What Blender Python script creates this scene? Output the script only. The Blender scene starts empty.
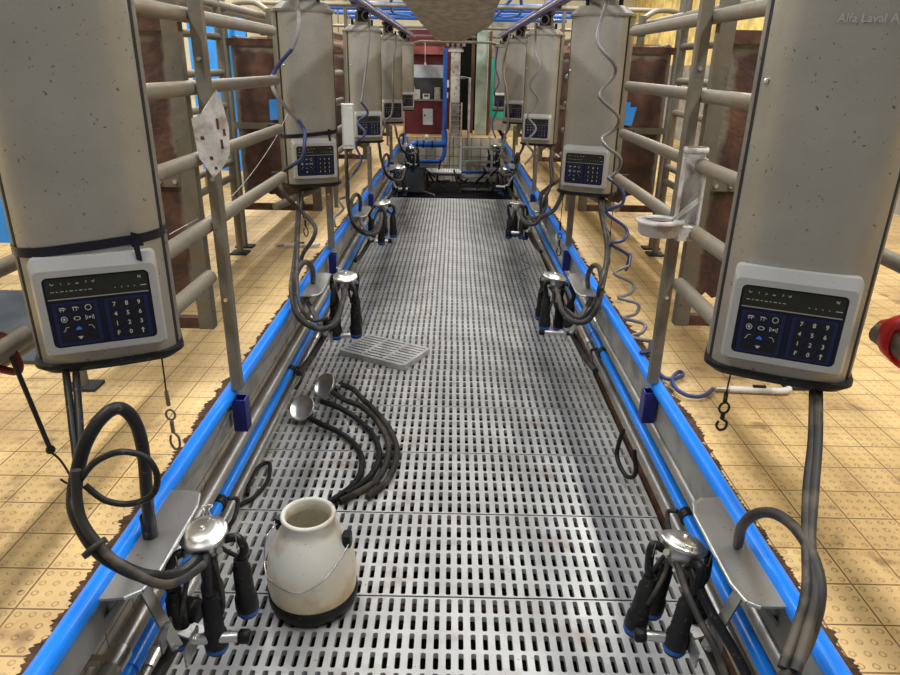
import bpy, math, random
from mathutils import Vector, Matrix
random.seed(7)
PI = math.pi
S = bpy.context.scene
COL = S.collection

# ------------------------------------------------------------------ materials
def mat(name, col, rough=.5, metal=0., spots=None, spot_col=(.05,.04,.03), spot_scale=60, spot_t=.66, var=.12, var_scale=6,
        bump=0., bump_scale=40, dirt=None, dirt_col=(.15,.08,.04), dirt_scale=5, dirt_t=.55, trans=0, stretch=None, emis=0):
    m = bpy.data.materials.new(name); m.use_nodes = True
    nt = m.node_tree; N = nt.nodes; L = nt.links
    b = N['Principled BSDF']
    b.inputs['Roughness'].default_value = rough; b.inputs['Metallic'].default_value = metal
    b.inputs['Specular IOR Level'].default_value = .2 if max(col) < .06 else .4
    if trans: b.inputs['Subsurface Weight'].default_value = trans; b.inputs['Subsurface Radius'].default_value = (.02,.015,.01)
    g = N.new('ShaderNodeTexCoord'); mp = N.new('ShaderNodeMapping'); L.new(g.outputs['Object'], mp.inputs['Vector'])
    if stretch: mp.inputs['Scale'].default_value = stretch
    def noise(sc, det=3):
        n = N.new('ShaderNodeTexNoise'); n.inputs['Scale'].default_value = sc; n.inputs['Detail'].default_value = det
        L.new(mp.outputs['Vector'], n.inputs['Vector']); return n.outputs['Fac']
    def ramp(src, a, c):
        r = N.new('ShaderNodeMapRange'); r.inputs['From Min'].default_value = a; r.inputs['From Max'].default_value = c
        L.new(src, r.inputs['Value']); return r.outputs['Result']
    def mix(f, A, B):
        x = N.new('ShaderNodeMix'); x.data_type = 'RGBA'
        if isinstance(f, float): x.inputs['Factor'].default_value = f
        else: L.new(f, x.inputs['Factor'])
        for s, v in (('A', A), ('B', B)):
            k = [i for i in x.inputs if i.name == s and i.type == 'RGBA'][0]
            if isinstance(v, tuple): k.default_value = (*v, 1)
            else: L.new(v, k)
        return [o for o in x.outputs if o.type == 'RGBA'][0]
    lo = tuple(c*(1-var) for c in col); hi = tuple(min(1, c*(1+var)) for c in col)
    c = mix(ramp(noise(var_scale), .35, .65), lo, hi)
    if dirt: c = mix(ramp(noise(dirt_scale, 6), dirt_t, dirt_t+.12), c, mix(dirt, lo, dirt_col))
    if spots: c = mix(ramp(noise(spot_scale, 2), spot_t, spot_t+.04), c, mix(spots, lo, spot_col))
    L.new(c, b.inputs['Base Color'])
    if bump:
        bn = N.new('ShaderNodeBump'); bn.inputs['Strength'].default_value = bump; bn.inputs['Distance'].default_value = .01
        L.new(noise(bump_scale, 4), bn.inputs['Height']); L.new(bn.outputs['Normal'], b.inputs['Normal'])
    if emis: b.inputs['Emission Color'].default_value = (*col, 1); b.inputs['Emission Strength'].default_value = emis
    return m

M = {}
M['cover'] = mat('cover_steel', (.315,.30,.268), .43, .5, spots=.75, spot_scale=110, spot_t=.69, spot_col=(.06,.05,.04), var=.07, dirt=.35, dirt_col=(.22,.17,.12), dirt_scale=3, dirt_t=.56, bump=.05, bump_scale=120)
M['cover_dark'] = mat('cover_side_steel', (.19,.175,.15), .5, .25, spots=.7, spot_scale=90, var=.1)
M['bezel'] = mat('bezel_silver', (.42,.42,.41), .3, .35, spots=.4, spot_scale=150, spot_t=.7, var=.05)
M['screen'] = mat('display_black', (.018,.019,.018), .25)
M['display'] = mat('display_grey_green', (.022,.023,.017), .3)
M['navy'] = mat('keypad_navy', (.006,.009,.065), .35)
M['navy_dark'] = mat('panel_navy_black', (.008,.010,.022), .35)
M['key'] = mat('key_black', (.010,.011,.014), .4)
M['legend'] = mat('legend_white', (.42,.44,.47), .6)
M['legend_blue'] = mat('legend_blue', (.03,.16,.7), .5)
M['black'] = mat('black_rubber', (.014,.014,.015), .42, spots=.5, spot_col=(.12,.10,.08), spot_scale=70, spot_t=.66, var=.3)
M['hose'] = mat('dusty_hose', (.035,.033,.031), .5, dirt=.7, dirt_col=(.11,.09,.07), dirt_scale=14, dirt_t=.5, var=.3)
M['tape'] = mat('black_tape', (.012,.012,.02), .3)
M['tube'] = mat('galvanised_tube', (.23,.205,.16), .55, .25, dirt=.5, dirt_col=(.24,.17,.10), dirt_scale=6, dirt_t=.5, spots=.6, spot_scale=90, spot_t=.7, var=.15, bump=.15, bump_scale=80)
M['post'] = mat('galvanised_post', (.16,.145,.115), .55, .3, dirt=.6, dirt_col=(.20,.14,.08), dirt_scale=7, dirt_t=.52, spots=.7, spot_scale=60, spot_t=.68, var=.2, bump=.2)
M['steel'] = mat('stainless_pipe', (.36,.35,.33), .38, .7, var=.12, dirt=.3, dirt_col=(.2,.16,.12), dirt_scale=4)
M['shiny'] = mat('polished_steel', (.74,.72,.68), .33, 1., var=.08, spots=.5, spot_scale=90, spot_t=.68, spot_col=(.3,.26,.2), bump=.06, bump_scale=30)
M['tray'] = mat('brushed_tray_steel', (.47,.47,.46), .33, .8, var=.08, spots=.5, spot_scale=80, spot_t=.68)
M['galv'] = mat('galvanised_sheet', (.27,.275,.27), .5, .35, var=.2, var_scale=9, dirt=.5, dirt_col=(.15,.11,.07), dirt_scale=4, dirt_t=.55)
M['grate'] = mat('grating_steel', (.56,.56,.55), .45, .25, var=.16, var_scale=4, dirt=.45, dirt_col=(.36,.26,.18), dirt_scale=5, dirt_t=.56, spots=.5, spot_scale=50, spot_t=.7, spot_col=(.2,.13,.08))
M['grate_bluish'] = mat('grating_steel_blue', (.36,.38,.40), .45, .45, var=.16)
M['blue'] = mat('blue_rail_plastic', (.008,.20,.80), .28, var=.06, spots=.4, spot_scale=60, spot_t=.72)
M['bluepaint'] = mat('blue_paint', (.010,.10,.44), .4, var=.2)
M['bluesheet'] = mat('bright_blue_sheet', (.03,.27,.78), .45, var=.15, dirt=.4, dirt_col=(.2,.25,.3))
M['indigo'] = mat('indigo_bracket', (.012,.014,.12), .35, var=.25)
M['violet'] = mat('violet_conduit', (.12,.12,.42), .4, var=.2)
M['rust'] = None
M['rustframe'] = mat('rust_frame', (.075,.036,.022), .8, .1, var=.4, var_scale=20, bump=.4)
M['dirt'] = mat('brown_dirt', (.06,.033,.02), .95, var=.4, var_scale=30, bump=.8, bump_scale=60)
M['white'] = mat('white_plastic', (.62,.62,.60), .5, var=.06, dirt=.5, dirt_col=(.35,.30,.24), dirt_scale=12, dirt_t=.55)
M['dirtywhite'] = mat('dirty_white', (.52,.50,.48), .6, var=.12, dirt=.7, dirt_col=(.24,.16,.12), dirt_scale=16, dirt_t=.52, bump=.3, bump_scale=60)
M['bucket'] = mat('milky_plastic', (.90,.88,.78), .36, var=.03, trans=.15, dirt=.5, dirt_col=(.58,.38,.18), dirt_scale=7, dirt_t=.52, spots=.5, spot_col=(.3,.2,.1), spot_scale=70, spot_t=.70)
def bucket_mat():
    m = M['bucket']; nt = m.node_tree; N = nt.nodes; L = nt.links; b = N['Principled BSDF']
    src = b.inputs['Base Color'].links[0].from_socket
    g = N.new('ShaderNodeTexCoord'); sp = N.new('ShaderNodeSeparateXYZ'); L.new(g.outputs['Object'], sp.inputs[0])
    n = N.new('ShaderNodeTexNoise'); n.inputs['Scale'].default_value = 9; L.new(g.outputs['Object'], n.inputs['Vector'])
    a = N.new('ShaderNodeMath'); a.operation = 'MULTIPLY_ADD'; L.new(n.outputs['Fac'], a.inputs[0]); a.inputs[1].default_value = .10; L.new(sp.outputs[2], a.inputs[2])
    r = N.new('ShaderNodeMapRange'); r.inputs['From Min'].default_value = .27; r.inputs['From Max'].default_value = .12; r.inputs['To Max'].default_value = .75; L.new(a.outputs[0], r.inputs['Value'])
    x = N.new('ShaderNodeMix'); x.data_type = 'RGBA'; x.blend_type = 'MULTIPLY'; L.new(r.outputs[0], x.inputs['Factor'])
    A = [i for i in x.inputs if i.type == 'RGBA']; L.new(src, A[0]); A[1].default_value = (.90,.70,.42,1)
    L.new([o for o in x.outputs if o.type == 'RGBA'][0], b.inputs['Base Color'])
bucket_mat()   # old milk and whey staining the lower half of the plastic
M['wire'] = mat('steel_wire', (.5,.49,.47), .3, .9)
M['red'] = mat('red_plastic', (.62,.02,.02), .35, var=.15)
M['darkred'] = mat('dark_red_rubber', (.16,.02,.02), .55, var=.3)
M['maroon'] = mat('maroon_board', (.11,.012,.022), .5, var=.15)
M['pinkred'] = mat('faded_red_beam', (.32,.09,.08), .6, var=.2)
M['whiteboard'] = mat('whiteboard', (.48,.53,.60), .5, var=.1)
M['greenpaint'] = mat('pale_green_column', (.50,.62,.52), .6, var=.12, dirt=.4, dirt_col=(.3,.26,.2))
M['turq'] = mat('turquoise_door', (.04,.52,.44), .5, var=.1)
M['brownwood'] = mat('brown_plank', (.14,.07,.04), .7, var=.3, stretch=(4,4,.5))
M['dark'] = mat('void_shade', (.008,.007,.007), .9)  # near-black colour paints in the shade of pit void and doorway
M['darkgrey'] = mat('dark_grey_plastic', (.05,.055,.06), .5, var=.2)
M['greytank'] = mat('grey_tank', (.14,.155,.165), .45, .3, var=.15)
M['concrete'] = mat('concrete', (.30,.28,.24), .85, var=.2, dirt=.5, dirt_col=(.12,.09,.06), bump=.3)
M['cream'] = mat('cream_wall_paint', (.72,.66,.46), .8, var=.1, var_scale=2, dirt=.3, dirt_col=(.4,.3,.18), dirt_scale=2)
M['yellow'] = mat('yellow_wall_paint', (.80,.60,.20), .8, var=.25, var_scale=5, dirt=.5, dirt_col=(.45,.32,.12), dirt_scale=3)
M['rosewall'] = mat('rosy_brick_paint', (.30,.16,.12), .8, var=.25, var_scale=4)
M['duct'] = mat('dusty_duct', (.36,.32,.26), .75, var=.2, var_scale=5, dirt=.6, dirt_col=(.55,.49,.40), dirt_scale=5, dirt_t=.5, stretch=(3,.7,1), bump=.3)
M['blackplate'] = mat('black_foot_plate', (.03,.03,.032), .6, var=.3)
M['coil'] = mat('coil_grey', (.17,.16,.16), .4, var=.3)
M['coilblue'] = mat('coil_blue', (.03,.045,.14), .35, var=.3)
M['joint'] = mat('rubber_joint', (.02,.02,.02), .7)

def tile_mat(name, col, lo, mortar, size, msize, off, studs=True, dirt=True, plane='XY', rough=.5):
    m = bpy.data.materials.new(name); m.use_nodes = True
    nt = m.node_tree; N = nt.nodes; L = nt.links; b = N['Principled BSDF']
    b.inputs['Roughness'].default_value = rough
    g = N.new('ShaderNodeNewGeometry')
    sp = N.new('ShaderNodeSeparateXYZ'); L.new(g.outputs['Position'], sp.inputs[0])
    cb = N.new('ShaderNodeCombineXYZ')
    def math(op, a, v=None):
        n = N.new('ShaderNodeMath'); n.operation = op
        for i, q in enumerate((a, v)):
            if q is None: continue
            if isinstance(q, (int, float)): n.inputs[i].default_value = q
            else: L.new(q, n.inputs[i])
        return n.outputs[0]
    ax = {'X': sp.outputs[0], 'Y': sp.outputs[1], 'Z': sp.outputs[2]}
    u = math('SUBTRACT', ax[plane[0]], off[0]); v = math('SUBTRACT', ax[plane[1]], off[1])
    L.new(u, cb.inputs[0]); L.new(v, cb.inputs[1])
    br = N.new('ShaderNodeTexBrick'); br.offset = 0; br.squash = 1
    L.new(cb.outputs[0], br.inputs['Vector'])
    br.inputs['Scale'].default_value = 1; br.inputs['Brick Width'].default_value = size; br.inputs['Row Height'].default_value = size
    br.inputs['Mortar Size'].default_value = msize; br.inputs['Mortar Smooth'].default_value = .2; br.inputs['Bias'].default_value = 0
    br.inputs['Color1'].default_value = (*col, 1); br.inputs['Color2'].default_value = (*lo, 1); br.inputs['Mortar'].default_value = (*mortar, 1)
    c = br.outputs['Color']
    def noise(sc, det=5):
        n = N.new('ShaderNodeTexNoise'); n.inputs['Scale'].default_value = sc; n.inputs['Detail'].default_value = det
        L.new(g.outputs['Position'], n.inputs['Vector']); return n.outputs['Fac']
    def rng(s, a, bb, to=1):
        r = N.new('ShaderNodeMapRange'); r.inputs['From Min'].default_value = a; r.inputs['From Max'].default_value = bb; r.inputs['To Max'].default_value = to
        L.new(s, r.inputs['Value']); return r.outputs['Result']
    def mix(f, A, B, mode='MIX'):
        x = N.new('ShaderNodeMix'); x.data_type = 'RGBA'; x.blend_type = mode
        L.new(f, x.inputs['Factor'])
        for s, v_ in (('A', A), ('B', B)):
            k = [i for i in x.inputs if i.name == s and i.type == 'RGBA'][0]
            if isinstance(v_, tuple): k.default_value = (*v_, 1)
            else: L.new(v_, k)
        return [o for o in x.outputs if o.type == 'RGBA'][0]
    if dirt:
        c = mix(rng(noise(2.2, 6), .45, .70, .6), c, (.28,.16,.07))
        c = mix(rng(noise(9, 6), .60, .72, .7), c, (.16,.085,.04))
        c = mix(rng(noise(55, 2), .70, .74, .8), c, (.07,.035,.02))
    h = math('MULTIPLY', br.outputs['Fac'], -1.0)
    if studs:
        k = 2*PI/(size/4)
        cu = math('COSINE', math('MULTIPLY', math('SUBTRACT', u, size/8), k)); cv = math('COSINE', math('MULTIPLY', math('SUBTRACT', v, size/8), k))
        s = rng(math('ADD', cu, cv), 1.0, 1.7)
        h = math('ADD', h, math('MULTIPLY', s, .8))
        rim = math('MULTIPLY', rng(math('ADD', cu, cv), .75, 1.1), math('SUBTRACT', 1, rng(math('ADD', cu, cv), 1.1, 1.45)))
        c = mix(math('MULTIPLY', rim, math('MULTIPLY', rng(noise(7), .35, .6), .75)), c, (.28,.15,.06))
    bn = N.new('ShaderNodeBump'); bn.inputs['Strength'].default_value = 1; bn.inputs['Distance'].default_value = .004
    L.new(h, bn.inputs['Height']); L.new(bn.outputs['Normal'], b.inputs['Normal'])
    L.new(c, b.inputs['Base Color'])
    return m
M['tile'] = tile_mat('yellow_studded_tiles', (.70,.50,.235), (.62,.43,.19), (.16,.09,.04), .1265, .0022, (.9600-.1265*40, 1.5195-.1265*40))
M['walltile'] = tile_mat('beige_wall_tiles', (.50,.45,.35), (.45,.40,.31), (.10,.08,.06), .15, .0025, (-30*.15, -.02-.15*30), studs=False, plane='YZ')
M['endtile'] = tile_mat('beige_end_wall_tiles', (.60,.55,.45), (.52,.47,.38), (.14,.11,.08), .15, .006, (-30*.15, .58-.15*30), studs=False, dirt=True, plane='XZ')

def rust_mat():
    m = bpy.data.materials.new('rusty_sheet'); m.use_nodes = True
    nt = m.node_tree; N = nt.nodes; L = nt.links; b = N['Principled BSDF']
    b.inputs['Roughness'].default_value = .75
    t = N.new('ShaderNodeTexCoord')
    sp = N.new('ShaderNodeSeparateXYZ'); L.new(t.outputs['Generated'], sp.inputs[0])
    def mth(op, a, v=None):
        n = N.new('ShaderNodeMath'); n.operation = op
        for i, q in enumerate((a, v)):
            if q is None: continue
            if isinstance(q, (int, float)): n.inputs[i].default_value = q
            else: L.new(q, n.inputs[i])
        return n.outputs[0]
    def noise(sc, d=5):
        n = N.new('ShaderNodeTexNoise'); n.inputs['Scale'].default_value = sc; n.inputs['Detail'].default_value = d
        L.new(t.outputs['Object'], n.inputs['Vector']); return n.outputs['Fac']
    # grey galvanised rim, rust where the cattle rub
    ex = mth('MINIMUM', sp.outputs[0], mth('SUBTRACT', 1, sp.outputs[0])); ez = mth('SUBTRACT', 1.0, sp.outputs[2])
    e = mth('MINIMUM', ex, mth('MULTIPLY', ez, 1.6))
    f = mth('ADD', e, mth('MULTIPLY', mth('SUBTRACT', noise(7), .5), .22))
    r = N.new('ShaderNodeMapRange'); r.inputs['From Min'].default_value = .025; r.inputs['From Max'].default_value = .07; L.new(f, r.inputs['Value'])
    cr = N.new('ShaderNodeValToRGB'); cr.color_ramp.elements[0].position = .34; cr.color_ramp.elements[0].color = (.032,.015,.010,1)
    cr.color_ramp.elements[1].position = .68; cr.color_ramp.elements[1].color = (.125,.055,.03,1)
    el = cr.color_ramp.elements.new(.5); el.color = (.062,.028,.018,1)
    L.new(noise(9, 8), cr.inputs[0])
    x = N.new('ShaderNodeMix'); x.data_type = 'RGBA'; L.new(r.outputs[0], x.inputs['Factor'])
    A = [i for i in x.inputs if i.type == 'RGBA']; A[0].default_value = (.17,.155,.12,1); L.new(cr.outputs[0], A[1])
    L.new([o for o in x.outputs if o.type == 'RGBA'][0], b.inputs['Base Color'])
    bn = N.new('ShaderNodeBump'); bn.inputs['Strength'].default_value = .4; bn.inputs['Distance'].default_value = .01
    L.new(noise(60), bn.inputs['Height']); L.new(bn.outputs['Normal'], b.inputs['Normal'])
    return m
M['rust'] = rust_mat()

# ------------------------------------------------------------------ mesh building
def spline(pts, sub=6):
    P = [Vector(p) for p in pts]
    if len(P) < 3: return P
    out = []
    for i in range(len(P)-1):
        p0 = P[max(0, i-1)]; p1 = P[i]; p2 = P[i+1]; p3 = P[min(len(P)-1, i+2)]
        for k in range(sub):
            t = k/sub
            out.append(.5*((2*p1)+(-p0+p2)*t+(2*p0-5*p1+4*p2-p3)*t*t+(-p0+3*p1-3*p2+p3)*t*t*t))
    out.append(P[-1]); return out

class MB:
    def __init__(self): self.v = []; self.f = []; self.sm = []; self.mi = []; self.cm = 0; self.T = Matrix.Identity(4)
    def add(self, vs, fs, smooth=False):
        o = len(self.v); self.v += [tuple(self.T @ Vector(p)) for p in vs]
        for f in fs: self.f.append([i+o for i in f]); self.sm.append(smooth); self.mi.append(self.cm)
        return self
    def box(self, a, b, bev=0):
        (x0,y0,z0),(x1,y1,z1) = a, b
        if bev <= 0:
            vs = [(x,y,z) for z in (z0,z1) for y in (y0,y1) for x in (x0,x1)]
            return self.add(vs, [(0,2,3,1),(4,5,7,6),(0,1,5,4),(2,6,7,3),(0,4,6,2),(1,3,7,5)])
        c = bev; poly = [(x0+c,y0),(x1-c,y0),(x1,y0+c),(x1,y1-c),(x1-c,y1),(x0+c,y1),(x0,y1-c),(x0,y0+c)]
        return self.prism(poly, z0, z1)
    def bar(self, p, q, w, h, up=(0,0,1)):
        p = Vector(p); q = Vector(q); d = (q-p).normalized(); u = Vector(up)
        if abs(d.dot(u)) > .95: u = Vector((1,0,0))
        s = d.cross(u).normalized(); u = s.cross(d)
        vs = [tuple(c+s*a*w/2+u*b*h/2) for c in (p,q) for a,b in ((-1,-1),(1,-1),(1,1),(-1,1))]
        return self.add(vs, [(3,2,1,0),(4,5,6,7),(0,1,5,4),(1,2,6,5),(2,3,7,6),(3,0,4,7)])
    def prism(self, poly, z0, z1, smooth=False, top=1.0):
        n = len(poly); cx = sum(p[0] for p in poly)/n; cy = sum(p[1] for p in poly)/n
        vs = [(x,y,z0) for x,y in poly]+[(cx+(x-cx)*top, cy+(y-cy)*top, z1) for x,y in poly]
        self.add(vs, [(i,(i+1)%n,n+(i+1)%n,n+i) for i in range(n)], smooth)
        if smooth: self.add(vs, [])
        o = len(self.v)-2*n
        for f in (list(range(n))[::-1], list(range(n,2*n))):
            self.f.append([i+o for i in f]); self.sm.append(False); self.mi.append(self.cm)
        return self
    def tube(self, pts, r, n=10, cap=True):
        P = [Vector(p) for p in pts]; rs = r if isinstance(r, (list,tuple)) else [r]*len(P)
        d0 = (P[1]-P[0]).normalized(); u = Vector((0,0,1)) if abs(d0.z) < .9 else Vector((1,0,0))
        vs = []; 
        for i, p in enumerate(P):
            d = (P[min(i+1,len(P)-1)]-P[max(i-1,0)]).normalized()
            s = d.cross(u)
            if s.length < 1e-4: s = d.orthogonal()
            s.normalize(); u = s.cross(d).normalized()
            for k in range(n):
                a = 2*PI*k/n; vs.append(tuple(p+(s*math.cos(a)+u*math.sin(a))*rs[i]))
        m = len(P)
        fs = [(i*n+k, i*n+(k+1)%n, (i+1)*n+(k+1)%n, (i+1)*n+k) for i in range(m-1) for k in range(n)]
        self.add(vs, fs, True)
        if cap:
            self.add(vs, [])
            o = len(self.v)-m*n
            for f in (list(range(n))[::-1], list(range((m-1)*n, m*n))):
                self.f.append([i+o for i in f]); self.sm.append(False); self.mi.append(self.cm)
        return self
    def lathe(self, prof, n=28, M4=None, smooth=True, arc=(0,2*PI)):
        full = abs(arc[1]-arc[0]-2*PI) < 1e-6; k = n if full else n+1
        vs = []
        for r, z in prof:
            for i in range(k):
                a = arc[0]+(arc[1]-arc[0])*i/n; vs.append((r*math.cos(a), r*math.sin(a), z))
        if M4 is not None: vs = [tuple(M4 @ Vector(p)) for p in vs]
        fs = []
        for j in range(len(prof)-1):
            for i in range(n):
                i2 = (i+1) % k
                fs.append((j*k+i, j*k+i2, (j+1)*k+i2, (j+1)*k+i))
        return self.add(vs, fs, smooth)
    def build(self, name, m, parent=None, smooth_angle=None):
        me = bpy.data.meshes.new(name); me.from_pydata(self.v, [], self.f); me.update()
        me.polygons.foreach_set('use_smooth', self.sm)
        ms = m if isinstance(m, list) else [m]
        for q in ms: me.materials.append(M[q])
        me.polygons.foreach_set('material_index', self.mi)
        o = bpy.data.objects.new(name, me); COL.objects.link(o)
        if parent is not None: o.parent = parent
        return o
def frame(p, d, up=(0,0,1)):
    """matrix with local z along d at p"""
    z = Vector(d).normalized(); u = Vector(up)
    if abs(z.dot(u)) > .97: u = Vector((1,0,0))
    x = u.cross(z).normalized(); y = z.cross(x)
    m = Matrix((x, y, z)).transposed().to_4x4(); m.translation = Vector(p); return m
def tag(o, label=None, cat=None, group=None, kind=None):
    if label: o['label'] = label
    if cat: o['category'] = cat
    if group: o['group'] = group
    if kind: o['kind'] = kind
    return o
def empty(name, loc=(0,0,0), rz=0, label=None, cat=None, group=None):
    o = bpy.data.objects.new(name, None); COL.objects.link(o); o.location = loc; o.rotation_euler = (0,0,rz)
    o.empty_display_size = .05
    return tag(o, label, cat, group)
def copy_tree(o, parent=None):
    c = o.copy(); COL.objects.link(c); c.parent = parent
    for ch in [x for x in o.children]: copy_tree(ch, c)
    return c
def rrect(x0, y0, x1, y1, r, n=5):
    out = []
    for cx, cy, a0 in ((x1-r,y0+r,-PI/2),(x1-r,y1-r,0),(x0+r,y1-r,PI/2),(x0+r,y0+r,PI)):
        for i in range(n+1):
            a = a0+PI/2*i/n; out.append((cx+r*math.cos(a), cy+r*math.sin(a)))
    return out
def text_mesh(items, M4=None):
    """items: (string, x, y, size) in a local plane; returns verts, faces joined"""
    V = []; F = []
    for s, x, y, sz in items:
        cu = bpy.data.curves.new('t', 'FONT'); cu.body = s; cu.size = sz; cu.align_x = 'CENTER'; cu.align_y = 'CENTER'; cu.resolution_u = 2; cu.offset = sz*.012
        ob = bpy.data.objects.new('t', cu); COL.objects.link(ob)
        bpy.context.view_layer.update()
        me = bpy.data.meshes.new_from_object(ob.evaluated_get(bpy.context.evaluated_depsgraph_get()))
        o = len(V)
        V += [(v.co.x+x, v.co.y+y, 0) for v in me.vertices]
        F += [[i+o for i in p.vertices] for p in me.polygons]
        bpy.data.objects.remove(ob); bpy.data.curves.remove(cu); bpy.data.meshes.remove(me)
    return V, F
SIDE = {-1: 'left', 1: 'right'}
NTH = ['nearest', 'second', 'third', 'fourth', 'farthest']
PATH = {}
PATH['milk_L1']=[(-0.737,1.375,0.605),(-0.72,1.356,0.714),(-0.699,1.337,0.866),(-0.697,1.317,0.955),(-0.716,1.297,0.995),(-0.743,1.266,0.982),(-0.771,1.235,0.931),(-0.792,1.205,0.846),(-0.776,1.169,0.809),(-0.729,1.134,0.754),(-0.682,1.13,0.711),(-0.623,1.13,0.684),(-0.601,1.206,0.625),(-0.62,1.36,0.54)]
PATH['pulse_L1']=[(-0.756,1.17,0.919),(-0.755,1.15,0.824),(-0.715,1.13,0.762),(-0.66,1.11,0.724),(-0.605,1.13,0.665),(-0.588,1.21,0.611),(-0.597,1.35,0.536)]
PATH['ring_L1']=[(-0.752,1.17,0.895),(-0.713,1.17,0.939),(-0.659,1.17,0.964),(-0.61,1.17,0.953),(-0.592,1.17,0.911),(-0.609,1.17,0.862),(-0.659,1.17,0.839),(-0.709,1.17,0.847),(-0.744,1.17,0.883)]
PATH['drop_L1a']=[(-0.909,1.45,1.003),(-0.876,1.388,0.964),(-0.843,1.325,0.922),(-0.811,1.262,0.871),(-0.789,1.2,0.849)]
PATH['drop_L1b']=[(-0.885,1.45,1.004),(-0.856,1.388,0.965),(-0.827,1.325,0.922),(-0.804,1.262,0.871),(-0.783,1.2,0.837)]
PATH['drop_R1a']=[(0.88,1.45,0.992),(0.847,1.352,0.918),(0.805,1.253,0.849),(0.762,1.155,0.793),(0.733,1.057,0.748),(0.696,0.994,0.709),(0.65,0.93,0.671)]
PATH['drop_R1b']=[(0.874,1.46,0.987),(0.838,1.359,0.913),(0.792,1.258,0.846),(0.753,1.157,0.791),(0.715,1.058,0.748),(0.677,0.999,0.703),(0.631,0.94,0.669)]
PATH['milk_R1']=[(0.73,1.375,0.597),(0.707,1.332,0.69),(0.71,1.289,0.757),(0.728,1.246,0.79),(0.747,1.193,0.793),(0.753,1.124,0.779),(0.742,1.057,0.749),(0.712,1.005,0.698),(0.662,0.952,0.664),(0.593,0.9,0.659)]
PATH['milk_R1c']=[(0.636,1.42,0.526),(0.638,1.366,0.496),(0.662,1.312,0.45),(0.694,1.258,0.408),(0.722,1.204,0.364),(0.729,1.15,0.337)]
PATH['milk_R1d']=[(0.594,1.4,0.523),(0.605,1.338,0.489),(0.624,1.275,0.453),(0.646,1.212,0.423),(0.665,1.15,0.367)]
PATH['milk_L2']=[(-0.739,3.47,0.596),(-0.724,3.397,0.701),(-0.742,3.323,0.753),(-0.764,3.25,0.732),(-0.765,3.125,0.668),(-0.732,3.0,0.611),(-0.689,3.0,0.546),(-0.61,3.0,0.517),(-0.558,3.092,0.519),(-0.55,3.276,0.57),(-0.567,3.46,0.575)]
PATH['drop_L2a']=[(-0.914,4.05,0.977),(-0.879,3.8,0.863),(-0.836,3.55,0.782),(-0.801,3.3,0.717),(-0.76,3.063,0.688),(-0.721,2.97,0.612),(-0.659,2.97,0.543),(-0.596,3.131,0.482),(-0.577,3.4,0.499)]
PATH['drop_L2b']=[(-0.89,4.05,0.977),(-0.854,3.735,0.866),(-0.797,3.42,0.79),(-0.745,3.138,0.715),(-0.696,2.952,0.653),(-0.649,2.976,0.571),(-0.578,3.0,0.574)]
PATH['milk_R2']=[(0.744,3.5,0.589),(0.723,3.433,0.682),(0.73,3.367,0.75),(0.747,3.3,0.759),(0.742,3.175,0.709),(0.704,3.05,0.648),(0.668,3.07,0.563),(0.61,3.09,0.544),(0.565,3.19,0.559),(0.563,3.37,0.588),(0.579,3.55,0.569)]
PATH['drop_R2a']=[(0.865,4.0,1.014),(0.829,3.75,0.936),(0.814,3.5,0.855),(0.77,3.264,0.801),(0.712,3.086,0.736),(0.706,3.121,0.623),(0.657,3.211,0.521),(0.588,3.3,0.542)]
PATH['drop_R2b']=[(0.889,4.0,1.015),(0.843,3.763,0.933),(0.835,3.525,0.849),(0.783,3.287,0.779),(0.715,3.05,0.723)]
PATH['cross_R2']=[(0.644,4.0,0.998),(0.706,4.767,0.743),(0.683,5.533,0.537),(0.655,6.3,0.392)]
PATH['cross_R2b']=[(0.656,4.2,1.054),(0.6,4.433,0.952),(0.609,4.667,0.844),(0.646,4.9,0.715)]
PATH['coil_R2']=[(0.756,3.745,2.023),(0.722,3.732,1.899),(0.709,3.669,1.805),(0.796,3.656,1.715),(0.81,3.694,1.658),(0.744,3.681,1.581),(0.745,3.618,1.545),(0.832,3.605,1.471),(0.836,3.642,1.409),(0.767,3.629,1.36),(0.778,3.566,1.327),(0.853,3.554,1.27),(0.858,3.591,1.205),(0.808,3.578,1.165),(0.872,3.515,1.115),(0.877,3.502,1.045),(0.807,3.539,0.995),(0.918,3.526,0.915),(0.899,3.464,0.866),(0.831,3.451,0.846),(0.94,3.488,0.774),(0.931,3.475,0.701)]
PATH['coil_R2l']=[(0.828,3.46,0.842),(0.924,3.402,0.805),(0.897,3.304,0.771),(0.814,3.245,0.749),(0.908,3.227,0.704),(0.884,3.169,0.67),(0.804,3.071,0.679),(0.88,3.012,0.672),(0.874,2.994,0.628),(0.804,2.936,0.626),(0.87,2.838,0.636),(0.848,2.779,0.617),(0.794,2.761,0.603),(0.867,2.703,0.607),(0.834,2.605,0.608),(0.785,2.546,0.619),(0.858,2.528,0.628),(0.83,2.47,0.59)]
PATH['coil_R2e']= [(0.888, 2.478, 0.6), (0.831, 2.341, 0.6), (0.901, 2.371, 0.6), (0.902, 2.41, 0.6), (0.854, 2.343, 0.6), (0.844, 2.255, 0.6), (0.87, 2.202, 0.6), (0.921, 2.2, 0.6)]
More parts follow.
